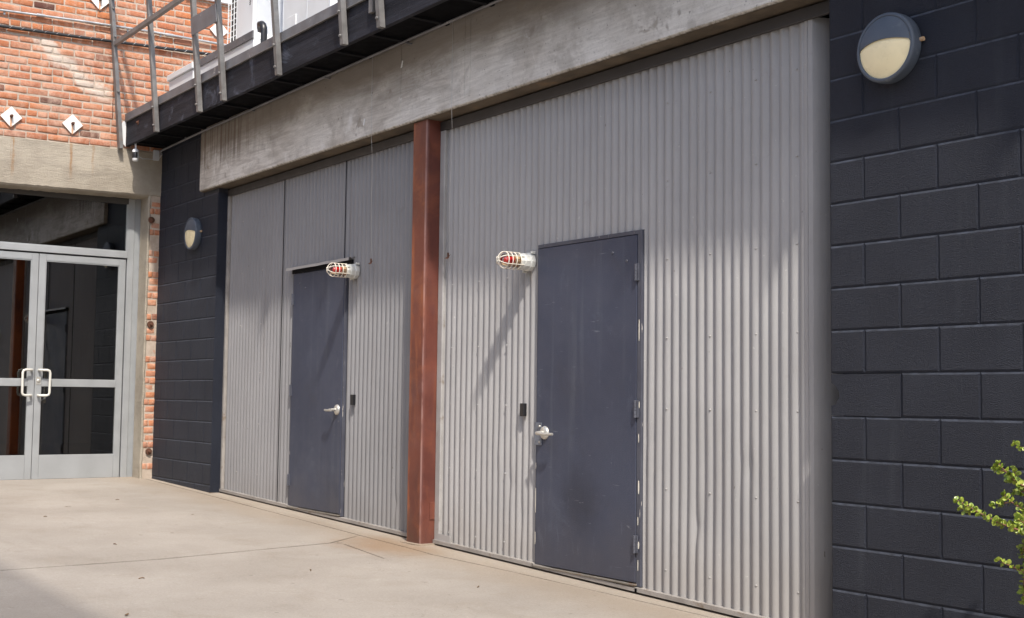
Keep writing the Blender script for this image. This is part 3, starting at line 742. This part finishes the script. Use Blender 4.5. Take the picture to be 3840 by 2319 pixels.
def wire(x0, z0, x1, z1, label):
    pts = [(x0, -.052, z0), (x0-.002, -.050, 3.08), ]
    for k in range(1, 9):
        t = k/8; pts.append((x0+(x1-x0)*t+.01*math.sin(t*7), -.048+.142*t, 3.07+(z1-3.07)*t))
    t = thing('hanging_wire', (x1, .09, z1), label, 'wire', 'loose wires hanging from the beam')
    part('strand', MB().tube(pts, .0014, 5), 'conduit', t)
    part('rusty_clip', MB().add([(x1-.028, .07, z1-.012), (x1+.014, .075, z1-.016), (x1+.016, .10, z1+.022), (x1+.004, .085, z1+.004)], [(0, 1, 2, 3)]).box(x1-.004, x1+.004, .08, .09, z1-.01, z1+.03), 'rusty', t)
wire(-4.482, 3.70, -4.69, 2.10, 'thin wire with a rusty clip hanging beside the narrower door')
wire(-3.33, 3.70, -3.56, 2.05, 'thin wire with a rusty clip hanging just right of the red post')

# ================================================================= BRICK BUILDING WITH GLASS DOORS
bb = thing('brick_building', (XL-.3, -1.0, zg(XL)), 'orange brick building with a concrete lintel over the glass doors', 'building')
# wall body behind the bricks (opening for the glass doors stays free)
YJ = -.118; YJ2 = -2.25; ZL0, ZL1 = 3.150, 3.642
body = MB(); body.box(XL-.34, XL-.006, -9, 7, ZL1-.02, 7.2)
body.box(XL-.34, XL-.006, YJ+.004, 7, -.2, ZL1-.019); body.box(XL-.34, XL-.006, -9, YJ2, -.2, ZL1-.019)
part('mortar_wall', body, 'mortar', bb)
def brick_meshes(w, n=4, h=.0625):
    out = []
    for q in range(n):
        m = MB().bev(-.05, .0, -w/2, w/2, -h/2, h/2, .008, 2); m.v = [(a[0]+noise.noise(Vector((a[0]*30, a[1]*22+q*9, a[2]*40)))*.003,
              a[1]+noise.noise(Vector((a[1]*40, a[2]*60, q*7+1)))*.005, a[2]+noise.noise(Vector((a[1]*26, a[2]*40, q*5+9)))*.0035) for a in m.v]
        me = m.mesh('brick', smooth=50); me.materials.append(M['brick']); out.append(me)
    return out
CH = .0757; ST = brick_meshes(.206, 6); HD = brick_meshes(.099, 4)
tiltz = lambda y: .016*(y+1.0)
spots = []
for k in range(-11, 20):
    zc = 4.386-CH/2+k*CH                                  # k=0 is a header course
    if zc-CH/2 < ZL1-.075: continue
    hd = k % 6 == 0; stp = .108 if hd else .2155; y = -2.6+(0 if k % 2 else stp/2)+random.uniform(-.02, .02)
    while y < 1.25:
        spots.append((y, zc, hd)); y += stp
def seen(s): 
    y, z, h = s
    top = 5.0+.19*(y+1.725)
    low = 3.6 if y < -.42 else 4.05+.0*y
    return -1.85 < y < .72 and low < z < top+.05
vis = [s for s in spots if seen(s)]; rest = [s for s in spots if not seen(s)]
strip = []
for k in range(40):
    zc = .20+k*CH
    if zc < ZL0-.0: strip.append(zc)
budget = 284-len(strip); rest += vis[budget:]; vis = vis[:budget]
def put_brick(y, z, me, sy=1.0, deep=0.): inst('brick', me, (XL+random.uniform(-.003, .004)+deep, y, z+tiltz(y)+random.uniform(-.0025, .0025)), bb, (1, sy*random.uniform(.97, 1.02), random.uniform(.93, 1.03)), (random.gauss(0, .008), random.gauss(0, .012), random.gauss(0, .012)))
for y, z, h in vis: put_brick(y, z, random.choice(HD if h else ST))
sm = MB()
for y, z, h in rest:
    me = random.choice(HD if h else ST); o = Vector((XL+random.uniform(-.003, .003), y, z+tiltz(y)))
    sm.add([v.co+o for v in me.vertices], [tuple(p.vertices) for p in me.polygons])
if rest: part('outer_bricks', sm, 'brick', bb, kind='stuff')
rs_ = random.Random(3)
for i, zc in enumerate(strip):                            # half bricks left between the opening and the block pier
    if i % 3 == 1:
        put_brick(-.085, zc-tiltz(-.085), random.choice(HD), .5); put_brick(-.025, zc-tiltz(-.025), random.choice(HD), .62)
    elif rs_.random() < .86: put_brick(-.050+rs_.uniform(-.02, .012), zc-tiltz(-.055), random.choice(HD), rs_.uniform(.85, 1.12), -.004 if zc > .45 else -.01)
# lintel: rough lower edge, ragged upper edge
lt = MB(); n = 150; rows = []
for i in range(n+1):
    y = -3.0+3.02*i/n; a = noise.noise(Vector((y*7, 1, 0)))*.010+noise.noise(Vector((y*23, 3, 0)))*.006; c_ = noise.noise(Vector((y*5, 9, 0)))*.016
    z0 = ZL0+.018*(y+.4)+a; z1 = ZL1-.008+.015*(y+1.0)+c_
    rows.append([(XL-.30, y, z0), (XL-.015, y, z0), (XL+.006, y, z0+.02), (XL+.010, y, (z0+z1)/2), (XL+.006, y, z1-.012), (XL-.012, y, z1), (XL-.30, y, z1)])
m = len(rows[0]); lt.add([q for r in rows for q in r], [(i*m+k, (i+1)*m+k, (i+1)*m+k+1, i*m+k+1) for i in range(n) for k in range(m-1)]+[tuple(range(m)), tuple(range(n*m, n*m+m))])
part('lintel', lt, 'lintel', bb, label='rough tan concrete lintel with rust runs')
jb = MB(); n = 60; rows = []
for i in range(n+1):
    z = zg(XL)-.05+(ZL0+.02-zg(XL)+.05)*i/n; a = noise.noise(Vector((z*5, 4, 0)))*.016+noise.noise(Vector((z*21, 2, 7)))*.008
    rows.append([(XL-.24, YJ-.012, z), (XL-.01, YJ-.012+a*.5, z), (XL+.004, YJ+.002+a, z), (XL-.02, YJ+.03, z)])
jb.add([q for r in rows for q in r], [(i*4+k, (i+1)*4+k, (i+1)*4+k+1, i*4+k+1) for i in range(n) for k in range(3)])
part('jamb', jb, 'lintel', bb, label='concrete reveal beside the glass doors')
part('opposite_jamb', MB().box(XL-.33, XL-.01, YJ2-.05, YJ2+.01, -.1, ZL0+.02), 'lintel', bb)
room = MB(); room.box(XL-6, XL-5.9, -5, 3, -.3, 3.6).box(XL-6, XL-.6, 2.9, 3, -.3, 3.6).box(XL-6, XL-.6, -5, -4.9, -.3, 3.6).box(XL-6, XL-.34, -5, 3, 3.6, 3.7)
part('interior_wall', room, 'room', bb); part('interior_floor', MB().box(XL-6, XL-.32, -5, 3, -.1, .125), 'room', bb)
part('white_ledge', MB().box(XL, XL+.05, .2, 3, 5.415, 5.47), 'white', bb)
part('wall_seam_strip', MB().box(XL+.001, XL+.010, -.553, -.549, 3.95, 4.72), 'rusty', bb)
for y, z in ((-.095, 2.905), (-.07, 1.785), (-.045, .432)):
    a = thing('anchor_bolt', (XL+.004, y, z), {2.905: 'rusty round anchor bolt high on the brick strip beside the pier', 1.785: 'dark round anchor bolt halfway up the brick strip beside the pier', .432: 'rusty anchor bolt near the foot of the brick strip beside the pier'}[z], 'bolt', 'anchor bolts on the brick strip')
    part('washer', MB().lathe([(.0001, .012), (.034, .010), (.036, -.004)], (XL+.006, y, z), 'x', 18), 'rusty', a, 40)
    part('nut', MB().lathe([(.0001, .032), (.012, .031), (.015, .012)], (XL+.006, y, z), 'x', 6), 'rusty', a)

# glass storefront
XD = XL-.25
gs = thing('glass_doors', (XD, -1.115, zg(XD)), 'pair of aluminium framed glass doors with a transom window in the brick building', 'glass door')
fr = MB()
ZB = .140; FT = 3.150; ZTR = 2.500
fr.bev(XD-.06, XD+.0, -.258, -.190, ZB, FT, .003)                      # right jamb face
fr.bev(XD-.06, XD+.0, -2.14, -2.075, ZB, FT, .003)
fr.bev(XD-.06, XD+.012, -2.075, -.258, ZTR, 2.568, .003)             # transom bar
part('door_frame', fr, 'alu', gs)
part('head_frame', MB().bev(XD-.06, XD-.001, -2.075, -.258, 3.088, FT, .003), 'headdark', gs, label='dark head of the door frame')  # head bar given a darker tone than the other frame bars
part('jamb_filler', MB().bev(XD-.06, XD-.012, -.1895, -.10, ZB, FT+.01, .002), 'aludark', gs, label='darker flat filler beside the door frame')
part('jamb_filler', MB().bev(XD-.06, XD-.012, -2.24, -2.1405, ZB, FT+.01, .002), 'aludark', gs)
part('glazing_bead', MB().box(XD-.03, XD-.006, -.272, -.2585, 2.569, 3.087).box(XD-.03, XD-.006, -2.0745, -.2725, 2.5685, 2.580), 'alu', gs)
part('transom_pane', MB().box(XD-.034, XD-.028, -2.073, -.260, 2.570, 3.086), 'glass', gs)
part('threshold', MB().bev(XD-.06, XD+.05, -2.07, -.20, ZB-.03, ZB+.006, .003), 'alu', gs)
def leaf(y0, y1, hs):
    L = MB(); za, zb_ = ZB+.012, 2.486; st = .068
    L.bev(XD-.05, XD-.002, y0, y0+st, za, zb_, .003).bev(XD-.05, XD-.002, y1-st, y1, za, zb_, .003)
    L.bev(XD-.05, XD-.005, y0+st, y1-st, za, .400, .003).bev(XD-.05, XD-.004, y0+st, y1-st, 1.106, 1.186, .003).bev(XD-.05, XD-.003, y0+st, y1-st, 2.416, zb_, .003)
    l = part('door_leaf', L, 'alu', gs)
    part('glass_pane', MB().box(XD-.028, XD-.022, y0+st+.001, y1-st-.001, .402, 1.104), 'glass', l)
    part('glass_pane', MB().box(XD-.028, XD-.022, y0+st+.001, y1-st-.001, 1.188, 2.414), 'glass', l)
    part('glazing_bead', MB().box(XD-.020, XD-.008, y0+st, y0+st+.008, 1.1865, 2.4155).box(XD-.020, XD-.008, y1-st-.008, y1-st, 1.1865, 2.4155)
         .box(XD-.020, XD-.008, y0+st+.0085, y1-st-.0085, 2.407, 2.4155), 'alu', l)
    ys = (y0 if hs > 0 else y1)+hs*.036; X = XD; w_ = .098*hs; zc = 1.144
    pts = [(X-.004, ys, zc+.131), (X+.035, ys, zc+.131), (X+.055, ys+.01*hs, zc+.131), (X+.062, ys+w_-.03*hs, zc+.131), (X+.062, ys+w_-.008*hs, zc+.123), (X+.062, ys+w_, zc+.103)]
    pts += [(a, b_, 2*zc-c_) for a, b_, c_ in reversed(pts)]
    part('pull_handle', MB().tube(pts, .0125, 12), 'pull', l, 60)
    if hs > 0:
        part('lock_plate', MB().bev(XD-.002, XD+.003, y0+.010, y0+.058, 1.125, 1.205, .001), 'chrome', l)
        part('lock_cylinder', MB().lathe([(.0001, .012), (.009, .012), (.016, .008), (.018, 0)], (XD+.003, y0+.034, 1.165), 'x', 18), 'chrome', l, 40)
leaf(-1.176, -.270, 1); leaf(-2.068, -1.181, -1)

# iron tie plates
def tie(y, z, label):
    t = thing('tie_plate', (XL+.012, y, z), label, 'wall plate', 'diamond tie plates on the brick wall'); h = .106
    part('plate', MB().prism([(y-h, z), (y, z-h), (y+h, z), (y, z+h)], 0, XL+.008, XL+.022), 'plate', t, at=(XL+.015, y, z))
    part('bolt', MB().lathe([(.0001, .045), (.012, .044), (.014, .02), (.017, .019), (.017, .0)], (XL+.022, y, z+.006), 'x', 8), 'rusty', t, 30)
tie(-1.577, 3.82, 'white diamond iron plate with rust run, at the left edge above the lintel')
tie(-.966, 3.826, 'white diamond iron plate with rust run, centred above the glass doors')
tie(-.728, 5.185, 'white diamond iron plate cut by the top edge, left of the railing')
tie(.60, 5.10, 'diamond iron plate half hidden behind the railing kick plate')

# conduit and cable on the bricks
c = thing('steel_conduit', (XL+.03, -.6, 4.93), 'thin galvanised conduit running along the upper brick wall', 'conduit')
part('pipe', MB().tube([(XL+.03, -3, 4.83), (XL+.03, -1.73, 4.889), (XL+.03, -.9, 4.925), (XL+.03, -.2, 4.945), (XL+.03, .57, 4.945), (XL+.03, 2.5, 4.95)], .0125, 10), 'conduit', c, 60)
for y, z in ((-1.33, 4.908), (.03, 4.944)):
    part('coupling', MB().tube([(XL+.03, y-.04, z-.0015), (XL+.03, y+.04, z+.001)], .017, 12), 'conduit', c, 60)
for y, z in ((-1.68, 4.89), (-.42, 4.938), (-.06, 4.944)):
    part('strap', MB().bev(XL+.004, XL+.012, y-.01, y+.01, z-.035, z+.018, .002), 'conduit', c)
c = thing('black_cable', (XL+.03, -.6, 4.77), 'thick black cable with a spiral wrap below the conduit on the bricks', 'cable')
cp = [(XL+.03, -3, 4.69), (XL+.03, -1.72, 4.726), (XL+.03, -1.1, 4.744), (XL+.03, -.59, 4.764), (XL+.03, 0, 4.788), (XL+.03, .57, 4.812), (XL+.03, 2.5, 4.86)]
part('jacket', MB().tube(cp, .0165, 10), 'rubber', c, 60)
wr = []
for k in range(0, 420):
    y = -2.6+4.2*k/420; z = 4.726+(y+1.72)*.0375; a = (y+3)/.115*2*math.pi
    wr.append((XL+.03+.0172*math.cos(a), y, z+.0172*math.sin(a)))
part('spiral_wrap', MB().tube(wr, .0018, 4), 'conduit', c)

# ================================================================= ROOF WALKWAY
rf = thing('flat_roof', (-2.5, 1.5, 3.93), 'flat roof deck of the block building behind the black fascia', 'roof')
part('roof_deck', MB().box(-9.225, 6, -.36, 7, 3.905, 3.945), 'roofing', rf)
part('building_core', MB().box(-9.2, 6, .35, 7, -.2, 3.90), 'joist', rf)
wk = thing('roof_walkway', (-2.5, -.4, 3.664), 'black fascia and leaning gray steel railing along the roof edge', 'walkway')
part('fascia', MB().bev(-9.225, 6, -.400, -.362, 3.664, 3.935, .005), 'fascia', wk)
cpg = MB(); n = 120
vs = []
for i in range(n+1):
    x = -9.235+15.2*i/n; j = noise.noise(Vector((x*4, 0, 2)))*.004
    vs += [(x, -.414+j, 3.934), (x, -.416+j, 4.012+j), (x, -.30, 4.014)]
cpg.add(vs, [(3*i+k, 3*i+3+k, 3*i+4+k, 3*i+1+k) for i in range(n) for k in (0, 1)])
part('coping', cpg, 'coping', wk, label='lighter gray metal coping along the fascia top')
part('coping_lip', MB().box(-9.235, 5.96, -.4205, -.4015, 3.926, 3.9335), 'steel', wk)
part('soffit_board', MB().box(-9.22, 6, -.361, -.0455, 3.690, 3.704), 'joist', wk).data.materials[0] = M['pitch']
part('soffit_board', MB().box(-9.22, -8.001, -.0454, .0, 3.690, 3.704), 'pitch', wk)
x = -9.0
while x < 5.5:
    part('joist', MB().box(x-.02, x+.02, -.361, -.0456, 3.672, 3.690), 'joist', wk); x += .56
part('anchor_nut', MB().lathe([(.0001, -.022), (.011, -.021), (.013, -.006), (.028, -.004), (.028, 0)], (-8.85, -.400, 3.86), 'y', 8), 'rusty', wk, 30)
LEAN = math.tan(R(5.2))
def py(z, off=0): return -.428-(z-3.7)*LEAN+off
def rail_post(x, z0, z1):
    a, b_ = .024, .022
    pm = MB(); vs = []
    for z in (z0, 4.02, z1):
        yy = min(py(z), -.4165-b_) if z < 4.03 else py(z); yy = py(z)
        vs += [(x-a, yy-b_, z), (x+a, yy-b_, z), (x+a, yy+b_, z), (x-a, yy+b_, z)]
    fs = [(3, 2, 1, 0), (8, 9, 10, 11)]
    for l in (0, 4):
        for k in range(4): fs.append((l+k, l+(k+1) % 4, l+4+(k+1) % 4, l+4+k))
    o = part('rail_post', pm.add(vs, fs), 'steel', wk)
    for zz in (3.72, 3.90):
        part('post_bolt', MB().lathe([(.0001, -.016), (.010, -.015), (.012, 0)], (x-.004, py(zz)-b_, zz), 'y', 6), 'steel', o)
for x in (-8.22, -7.085, -6.52, -5.38, -4.245, -3.69, -2.55, -1.4, -.26, .9, 2.05, 3.2, 4.35): rail_post(x, 3.655, 5.45)
part('bracket_plate', MB().bev(-3.87, -3.815, -.43, -.402, 3.80, 3.94, .002), 'steel', wk)
def rail(x0, x1, z0, z1, h=.022):
    m = MB(); vs = []
    for x, z in ((x0, z0), (x1, z1)):
        vs += [(x, py(z)-.058+q, z+r) for q, r in ((-.014, -h), (.026, -h), (.026, h), (-.014, h))]
    return m.add(vs, [(0, 1, 2, 3), (7, 6, 5, 4)]+[(k, 4+k, 4+(k+1) % 4, (k+1) % 4) for k in range(4)])
part('mid_rail', rail(-9.19, -7.06, 4.725, 4.735), 'steel', wk); part('top_rail', rail(-9.19, 5.9, 5.225, 5.26), 'steel', wk)
part('mid_rail', rail(-6.50, 5.9, 4.735, 4.735), 'steel', wk)
part('kick_plate', MB().hexa([(-7.09, py(4.35)-.035, 4.355), (-6.5, py(4.35)-.035, 4.35), (-6.5, py(4.35)-.027, 4.35), (-7.09, py(4.35)-.027, 4.355),
                              (-7.09, py(4.51)-.035, 4.515), (-6.5, py(4.51)-.035, 4.51), (-6.5, py(4.51)-.027, 4.51), (-7.09, py(4.51)-.027, 4.515)]), 'coping', wk)
wp = MB(); vs = []
for z in (3.625, 5.45):
    yy = -.467-(z-3.64)*.094; vs += [(-9.20, yy-.027, z), (-9.13, yy-.027, z), (-9.13, yy+.012, z), (-9.20, yy+.012, z)]
o = part('wall_post', wp.add(vs, [(3, 2, 1, 0), (4, 5, 6, 7)]+[(k, (k+1) % 4, 4+(k+1) % 4, 4+k) for k in range(4)]), 'steel', wk)
for zz in (4.22, 4.80, 5.1): part('post_bolt', MB().lathe([(.0001, .02), (.012, .018), (.014, 0)], (-9.13, -.472-(zz-3.64)*.094, zz), 'x', 6), 'steel', o)
wb = thing('wall_bracket', (XL+.01, -.43, 3.72), 'narrow white bracket plate between the railing post and the fascia end', 'bracket')
part('bracket_plate', MB().prism([(-.452, 3.76), (-.452, 3.90), (-.44, 3.93), (-.405, 3.93), (-.405, 3.66), (-.44, 3.70)], 0, XL+.008, XL+.018), 'white', wb)

# conduit under the walkway
c = thing('soffit_conduit', (-4, -.075, 3.65), 'thin gray conduit along the top of the concrete beam under the walkway', 'conduit')
part('pipe', MB().tube([(-9.1, -.05, 3.60), (-9.06, -.075, 3.632), (-7.9, -.085, 3.645), (-3.8, -.085, 3.672), (3, -.085, 3.68)], .011, 8), 'coping', c, 60)
for x in (-8.3, -6.7, -5.2, -3.9, -2.4): part('strap', MB().box(x-.008, x+.008, -.098, -.046, 3.645, 3.655), 'coping', c)

# security camera
sc_ = thing('security_camera', (-9.02, -.36, 3.50), 'small white tube security camera hanging under the fascia end', 'camera')
cx, cy, cz = -9.02, -.36, 3.548
part('camera_body', MB().lathe([(.0001, -.068), (.022, -.066), (.031, -.055), (.033, -.03), (.033, .03), (.031, .05), (.020, .064), (.0001, .067)], (cx, cy, cz), 'z', 20), 'white', sc_, 50)
part('lens_window', MB().lathe([(.0336, -.036), (.0345, -.034), (.0345, .026), (.0336, .028)], (cx, cy, cz), 'z', 14, R(-100), R(20)), 'black', sc_, 50)
part('bracket', MB().tube([(cx, cy, cz+.06), (cx+.005, cy-.004, cz+.09), (cx+.012, cy-.01, cz+.13)], .007, 8).tube([(cx+.02, cy, cz+.06), (cx+.024, cy-.004, cz+.13)], .004, 6), 'whiteshade', sc_, 50)
part('camera_cable', MB().tube([(cx+.03, cy+.01, cz-.01), (cx+.02, cy+.07, cz-.035), (cx-.03, cy+.14, cz-.02), (-9.13, -.12, 3.545), (-9.15, -.06, 3.56), (-9.10, -.05, 3.60)], .003, 6), 'whiteshade', sc_)
part('cable_box', MB().bev(XL+.01, XL+.05, -.105, -.045, 3.55, 3.66, .003), 'whiteshade', sc_)

# ---- things on the roof
a = thing('equipment_pad', (-6.9, 0, 3.945), 'long low white equipment curb with gray edging behind the coping', 'curb')
part('curb', MB().bev(-7.75, -6.42, -.20, .60, 3.95, 4.235, .004), 'white', a); part('edge_band', MB().bev(-7.76, -6.41, -.212, -.2005, 4.235, 4.31, .003), 'coping', a)
part('curb_top', MB().bev(-7.75, -6.42, -.20, .60, 4.2355, 4.30, .004), 'white', a)
a = thing('junction_box', (-8.3, -.05, 3.945), 'small white lidded box at the left end of the roof edge', 'box')
part('box_body', MB().bev(-8.58, -7.92, -.18, .25, 3.95, 4.27, .004), 'white', a); part('box_lid', MB().bev(-8.60, -7.90, -.20, .27, 4.272, 4.335, .006), 'white', a)
a = thing('condenser_unit', (-6.95, .15, 4.31), 'white air conditioning condenser with a wire coil guard behind the railing', 'condenser')
part('cabinet', MB().bev(-7.10, -6.72, -.08, .34, 4.312, 5.5, .008), 'white', a); part('coil', MB().box(-7.30, -7.105, -.05, .3, 4.32, 5.48), 'rubber', a)
gr = MB()
z = 4.34
while z < 5.48: gr.tube([(-7.31, -.07, z), (-7.10, -.07, z)], .005, 5); z += .055
for x in (-7.31, -7.24, -7.17, -7.105): gr.tube([(x, -.076, 4.31), (x, -.076, 5.5)], .005, 5)
part('coil_guard', gr, 'white', a)
part('vent_slot', MB().box(-6.80, -6.775, -.084, -.0805, 4.70, 4.706).box(-6.80, -6.775, -.084, -.0805, 4.68, 4.686).box(-6.80, -6.775, -.084, -.0805, 4.66, 4.666), 'black', a)
part('side_panel', MB().bev(-6.715, -6.708, -.05, .31, 4.34, 5.46, .002), 'whiteshade', a)
a = thing('condenser_unit', (-5.8, .3, 3.945), 'larger white air conditioning cabinet beside the pipe elbow on the roof', 'condenser')
part('cabinet', MB().bev(-6.30, -5.35, .02, .62, 4.0, 5.5, .01), 'white', a)
for x in (-6.28, -5.80, -5.37): part('panel_joint', MB().box(x-.003, x+.003, .016, .0195, 4.05, 5.5), 'whiteshade', a)
part('side_panel', MB().bev(-5.348, -5.34, .06, .58, 4.05, 5.45, .002), 'white', a); part('service_cover', MB().bev(-6.2, -6.0, .008, .0185, 4.25, 4.40, .003), 'white', a)
part('foot', MB().box(-6.25, -6.2, .1, .55, 3.946, 4.0), 'coping', a); part('foot', MB().box(-5.45, -5.4, .1, .55, 3.946, 4.0), 'coping', a)
e = thing('pipe_elbow', (-6.5, -.1, 4.31), 'black rubber pipe elbow at the end of the white curb', 'pipe')
part('elbow', MB().tube([(-6.56, -.06, 4.34), (-6.52, -.09, 4.385)]+[(-6.50+.07*math.sin(t), -.10, 4.33+.07*math.cos(t)) for t in (0, .4, .8, 1.2, 1.57)]+[(-6.43, -.10, 4.25), (-6.43, -.10, 3.96)], .034, 12), 'black', e, 60)

# ================================================================= SHRUB AT THE RIGHT EDGE
sh = thing('jade_shrub', (1.28, -.33, zg(1.28)), 'green small leaved succulent shrub reaching in at the lower right edge', 'shrub')
st = MB(); lf = MB(); rnd = random.Random(11)
def leafat(p, d, s):
    d = d.normalized(); sd = d.cross(Vector((rnd.gauss(0, 1), rnd.gauss(0, 1), rnd.gauss(0, 1)))).normalized(); up = d.cross(sd)
    pts = [p]
    for t, w_ in ((.3, .62), (.65, .98), (.92, .62)): pts += [p+d*s*t+sd*s*.42*w_+up*s*.06, p+d*s*t-sd*s*.42*w_+up*s*.06]
    pts.append(p+d*s*1.05)
    lf.add(pts, [(0, 1, 2), (1, 3, 4, 2), (3, 5, 6, 4), (5, 7, 6)])
def twig(p0, d0, L, r0, dens, droop=0., sub=True):
    n = max(4, int(L/.02)); p = Vector(p0); d = Vector(d0).normalized(); path = [p.copy()]; rr = [r0]
    for i in range(n):
        d = (d+Vector((rnd.gauss(0, .06), rnd.gauss(0, .06), rnd.gauss(0, .06)-droop))).normalized(); p = p+d*L/n; path.append(p.copy()); rr.append(r0*(1-.75*(i+1)/n))
        if i > 0:
            for _ in range(dens):
                o = Vector((rnd.gauss(0, 1), rnd.gauss(0, 1), rnd.gauss(0, 1)+.3)); o = (o-d*o.dot(d)*.7).normalized()
                leafat(p, o+d*.5, rnd.uniform(.014, .025))
        if sub and rnd.random() < .22 and i > 1 and i < n-2:
            twig(p, d+Vector((rnd.gauss(0, .8), rnd.gauss(0, .6), rnd.gauss(0, .8))), rnd.uniform(.03, .09), r0*.5, dens, droop, False)
    for _ in range(4): leafat(p, d+Vector((rnd.gauss(0, .5), rnd.gauss(0, .5), rnd.gauss(0, .5))), rnd.uniform(.010, .017))
    st.tube(path, rr, 6)
base = Vector((1.28, -.33, zg(1.28)))
st.tube([base, base+Vector((-.02, .03, .25)), base+Vector((.0, .05, .55)), base+Vector((.0, .06, .8)), base+Vector((.02, .07, .98))], [.03, .026, .018, .010, .006], 8)
def to(p0, p1, r0=.006, dens=5, droop=0.):
    a_, b_ = Vector(p0), Vector(p1); twig(a_, b_-a_, (b_-a_).length*.80, r0, dens, droop)
T = lambda z: (1.27, -.27, z)
to(T(.52), (.82, -.2, .685), dens=9); to(T(.60), (1.02, -.21, .665), dens=9); to(T(.66), (.93, -.2, .80), dens=7); to(T(.70), (1.05, -.2, .80)); to(T(.86), (1.105, -.2, .885)); to(T(.36), (1.04, -.2, .475)); to(T(.42), (1.12, -.2, .43), dens=6)
to((1.18, -.22, .58), (1.13, -.2, .42), dens=6); to((1.17, -.22, .44), (1.085, -.2, .25), dens=6, droop=.02); to(T(.30), (1.12, -.2, .33)); to(T(.2), (1.12, -.2, .16)); to(T(.58), (1.12, -.2, .55), dens=6)
for i in range(22):
    z = rnd.uniform(.05, .72); a = rnd.uniform(-1.5, 1.5); L = rnd.uniform(.12, .28)
    dv = Vector((math.cos(a), -abs(math.sin(a)) if rnd.random() < .7 else .15, rnd.uniform(-.2, .7)))
    twig((1.28, -.29, z), dv, L, .006, 4)
part('stems', st, 'stem', sh, 50); part('foliage', lf, 'leaf', sh, kind='stuff')

# ================================================================= LITTER
def dry(x, y, s, label, rot):
    z = zg(x)+.004; mb = MB(); c_, s_ = math.cos(rot), math.sin(rot); pts = []
    for u, v, h in ((-1, 0, .1), (-.3, .3, .25), (.5, .25, .1), (1, 0, .3), (.4, -.28, .3), (-.4, -.25, .05)): pts.append((x+s*(u*c_-v*s_), y+s*(u*s_+v*c_), z+s*h*.5))
    mb.add(pts, [(0, 1, 4, 5)[::1], (1, 2, 4), (2, 3, 4)])
    return single('dry_leaf', mb, 'dryleaf', (x, y, z), label, 'leaf', 'dry leaves on the concrete')
dry(-2.20, -2.62, .03, 'dark dry leaf near the lower left corner of the concrete', 2.6)
dry(-4.05, -.48, .028, 'curled dry leaf at the end of the slab joint near the post', .4)
dry(-6.9, -1.55, .03, 'small dry leaf far back on the concrete towards the glass doors', 1.1)
dry(-5.0, -1.35, .022, 'small dry leaf in the middle of the concrete yard', .2)
dry(-6.0, -.8, .024, 'small reddish dry leaf on the concrete before the narrower door', 2.1)
dry(-7.56, -.01, .03, 'dry yellow leaf caught at the foot of the block pier', 1.3)

rl = random.Random(4)
for x, y, lb in ((-6.3, -1.9, 'tiny dark twig on the concrete near the left edge, before the glass doors'), (-7.3, -1.0, 'tiny dark twig on the concrete farthest back, before the block pier'),
                 (-4.6, -1.9, 'tiny dark twig on the back slab, left of the slab joint'), (-3.05, -1.2, 'tiny dark twig on the front slab, before the red post'),
                 (-2.1, -.6, 'tiny dark twig on the concrete before the larger steel door'), (-3.2, -2.2, 'tiny dark twig on the front slab, nearest to the shaded corner')):
    a = rl.uniform(0, 3); L = rl.uniform(.012, .03); z = zg(x)+.003
    single('dry_twig', MB().tube([(x-L*math.cos(a), y-L*math.sin(a), z), (x, y+.004, z+.004), (x+L*math.cos(a), y+L*math.sin(a), z)], .003, 5), 'dryleaf', (x, y, z), lb, 'twig', 'tiny twigs on the concrete')
# ================================================================= ADDED CANOPY, OUT OF VIEW (casts the soft shadow on the near ground)
HB = 4.2; YB = -2.73-.295*HB
ob = thing('added_canopy', (2, YB-3, zg(2)), 'added unseen shade cloth on posts, casting a soft shadow on the yard', 'canopy')
part('shade_cloth', MB().add([(-3.2, YB-3.6, HB), (8, YB-3.6, HB), (8, YB, HB), (-3.2, YB, HB)], [(0, 1, 2, 3)]), 'cloth', ob)
part('edge_cable', MB().tube([(-3.2, YB, HB), (8, YB, HB)], .012, 6).tube([(-3.2, YB-3.6, HB), (8, YB-3.6, HB)], .012, 6), 'steel', ob)
for x in (-3.2, 8): part('canopy_post', MB().box(x-.05, x+.05, YB-3.65, YB-3.55, zg(x)-.05, HB), 'steel', ob)

ob = thing('sky_blocker_building', (0, -15, zg(0)), 'added unseen stucco building across the yard, cutting low sky light', 'building')  # added out of view to cut low sky light on the walls
part('stucco_wall', MB().box(-30, 26, -22, -13.5, -2, 8.5), 'stucco', ob)
part('roof_parapet', MB().box(-30.1, 26.1, -22.1, -13.4, 8.5, 8.8), 'coping', ob)
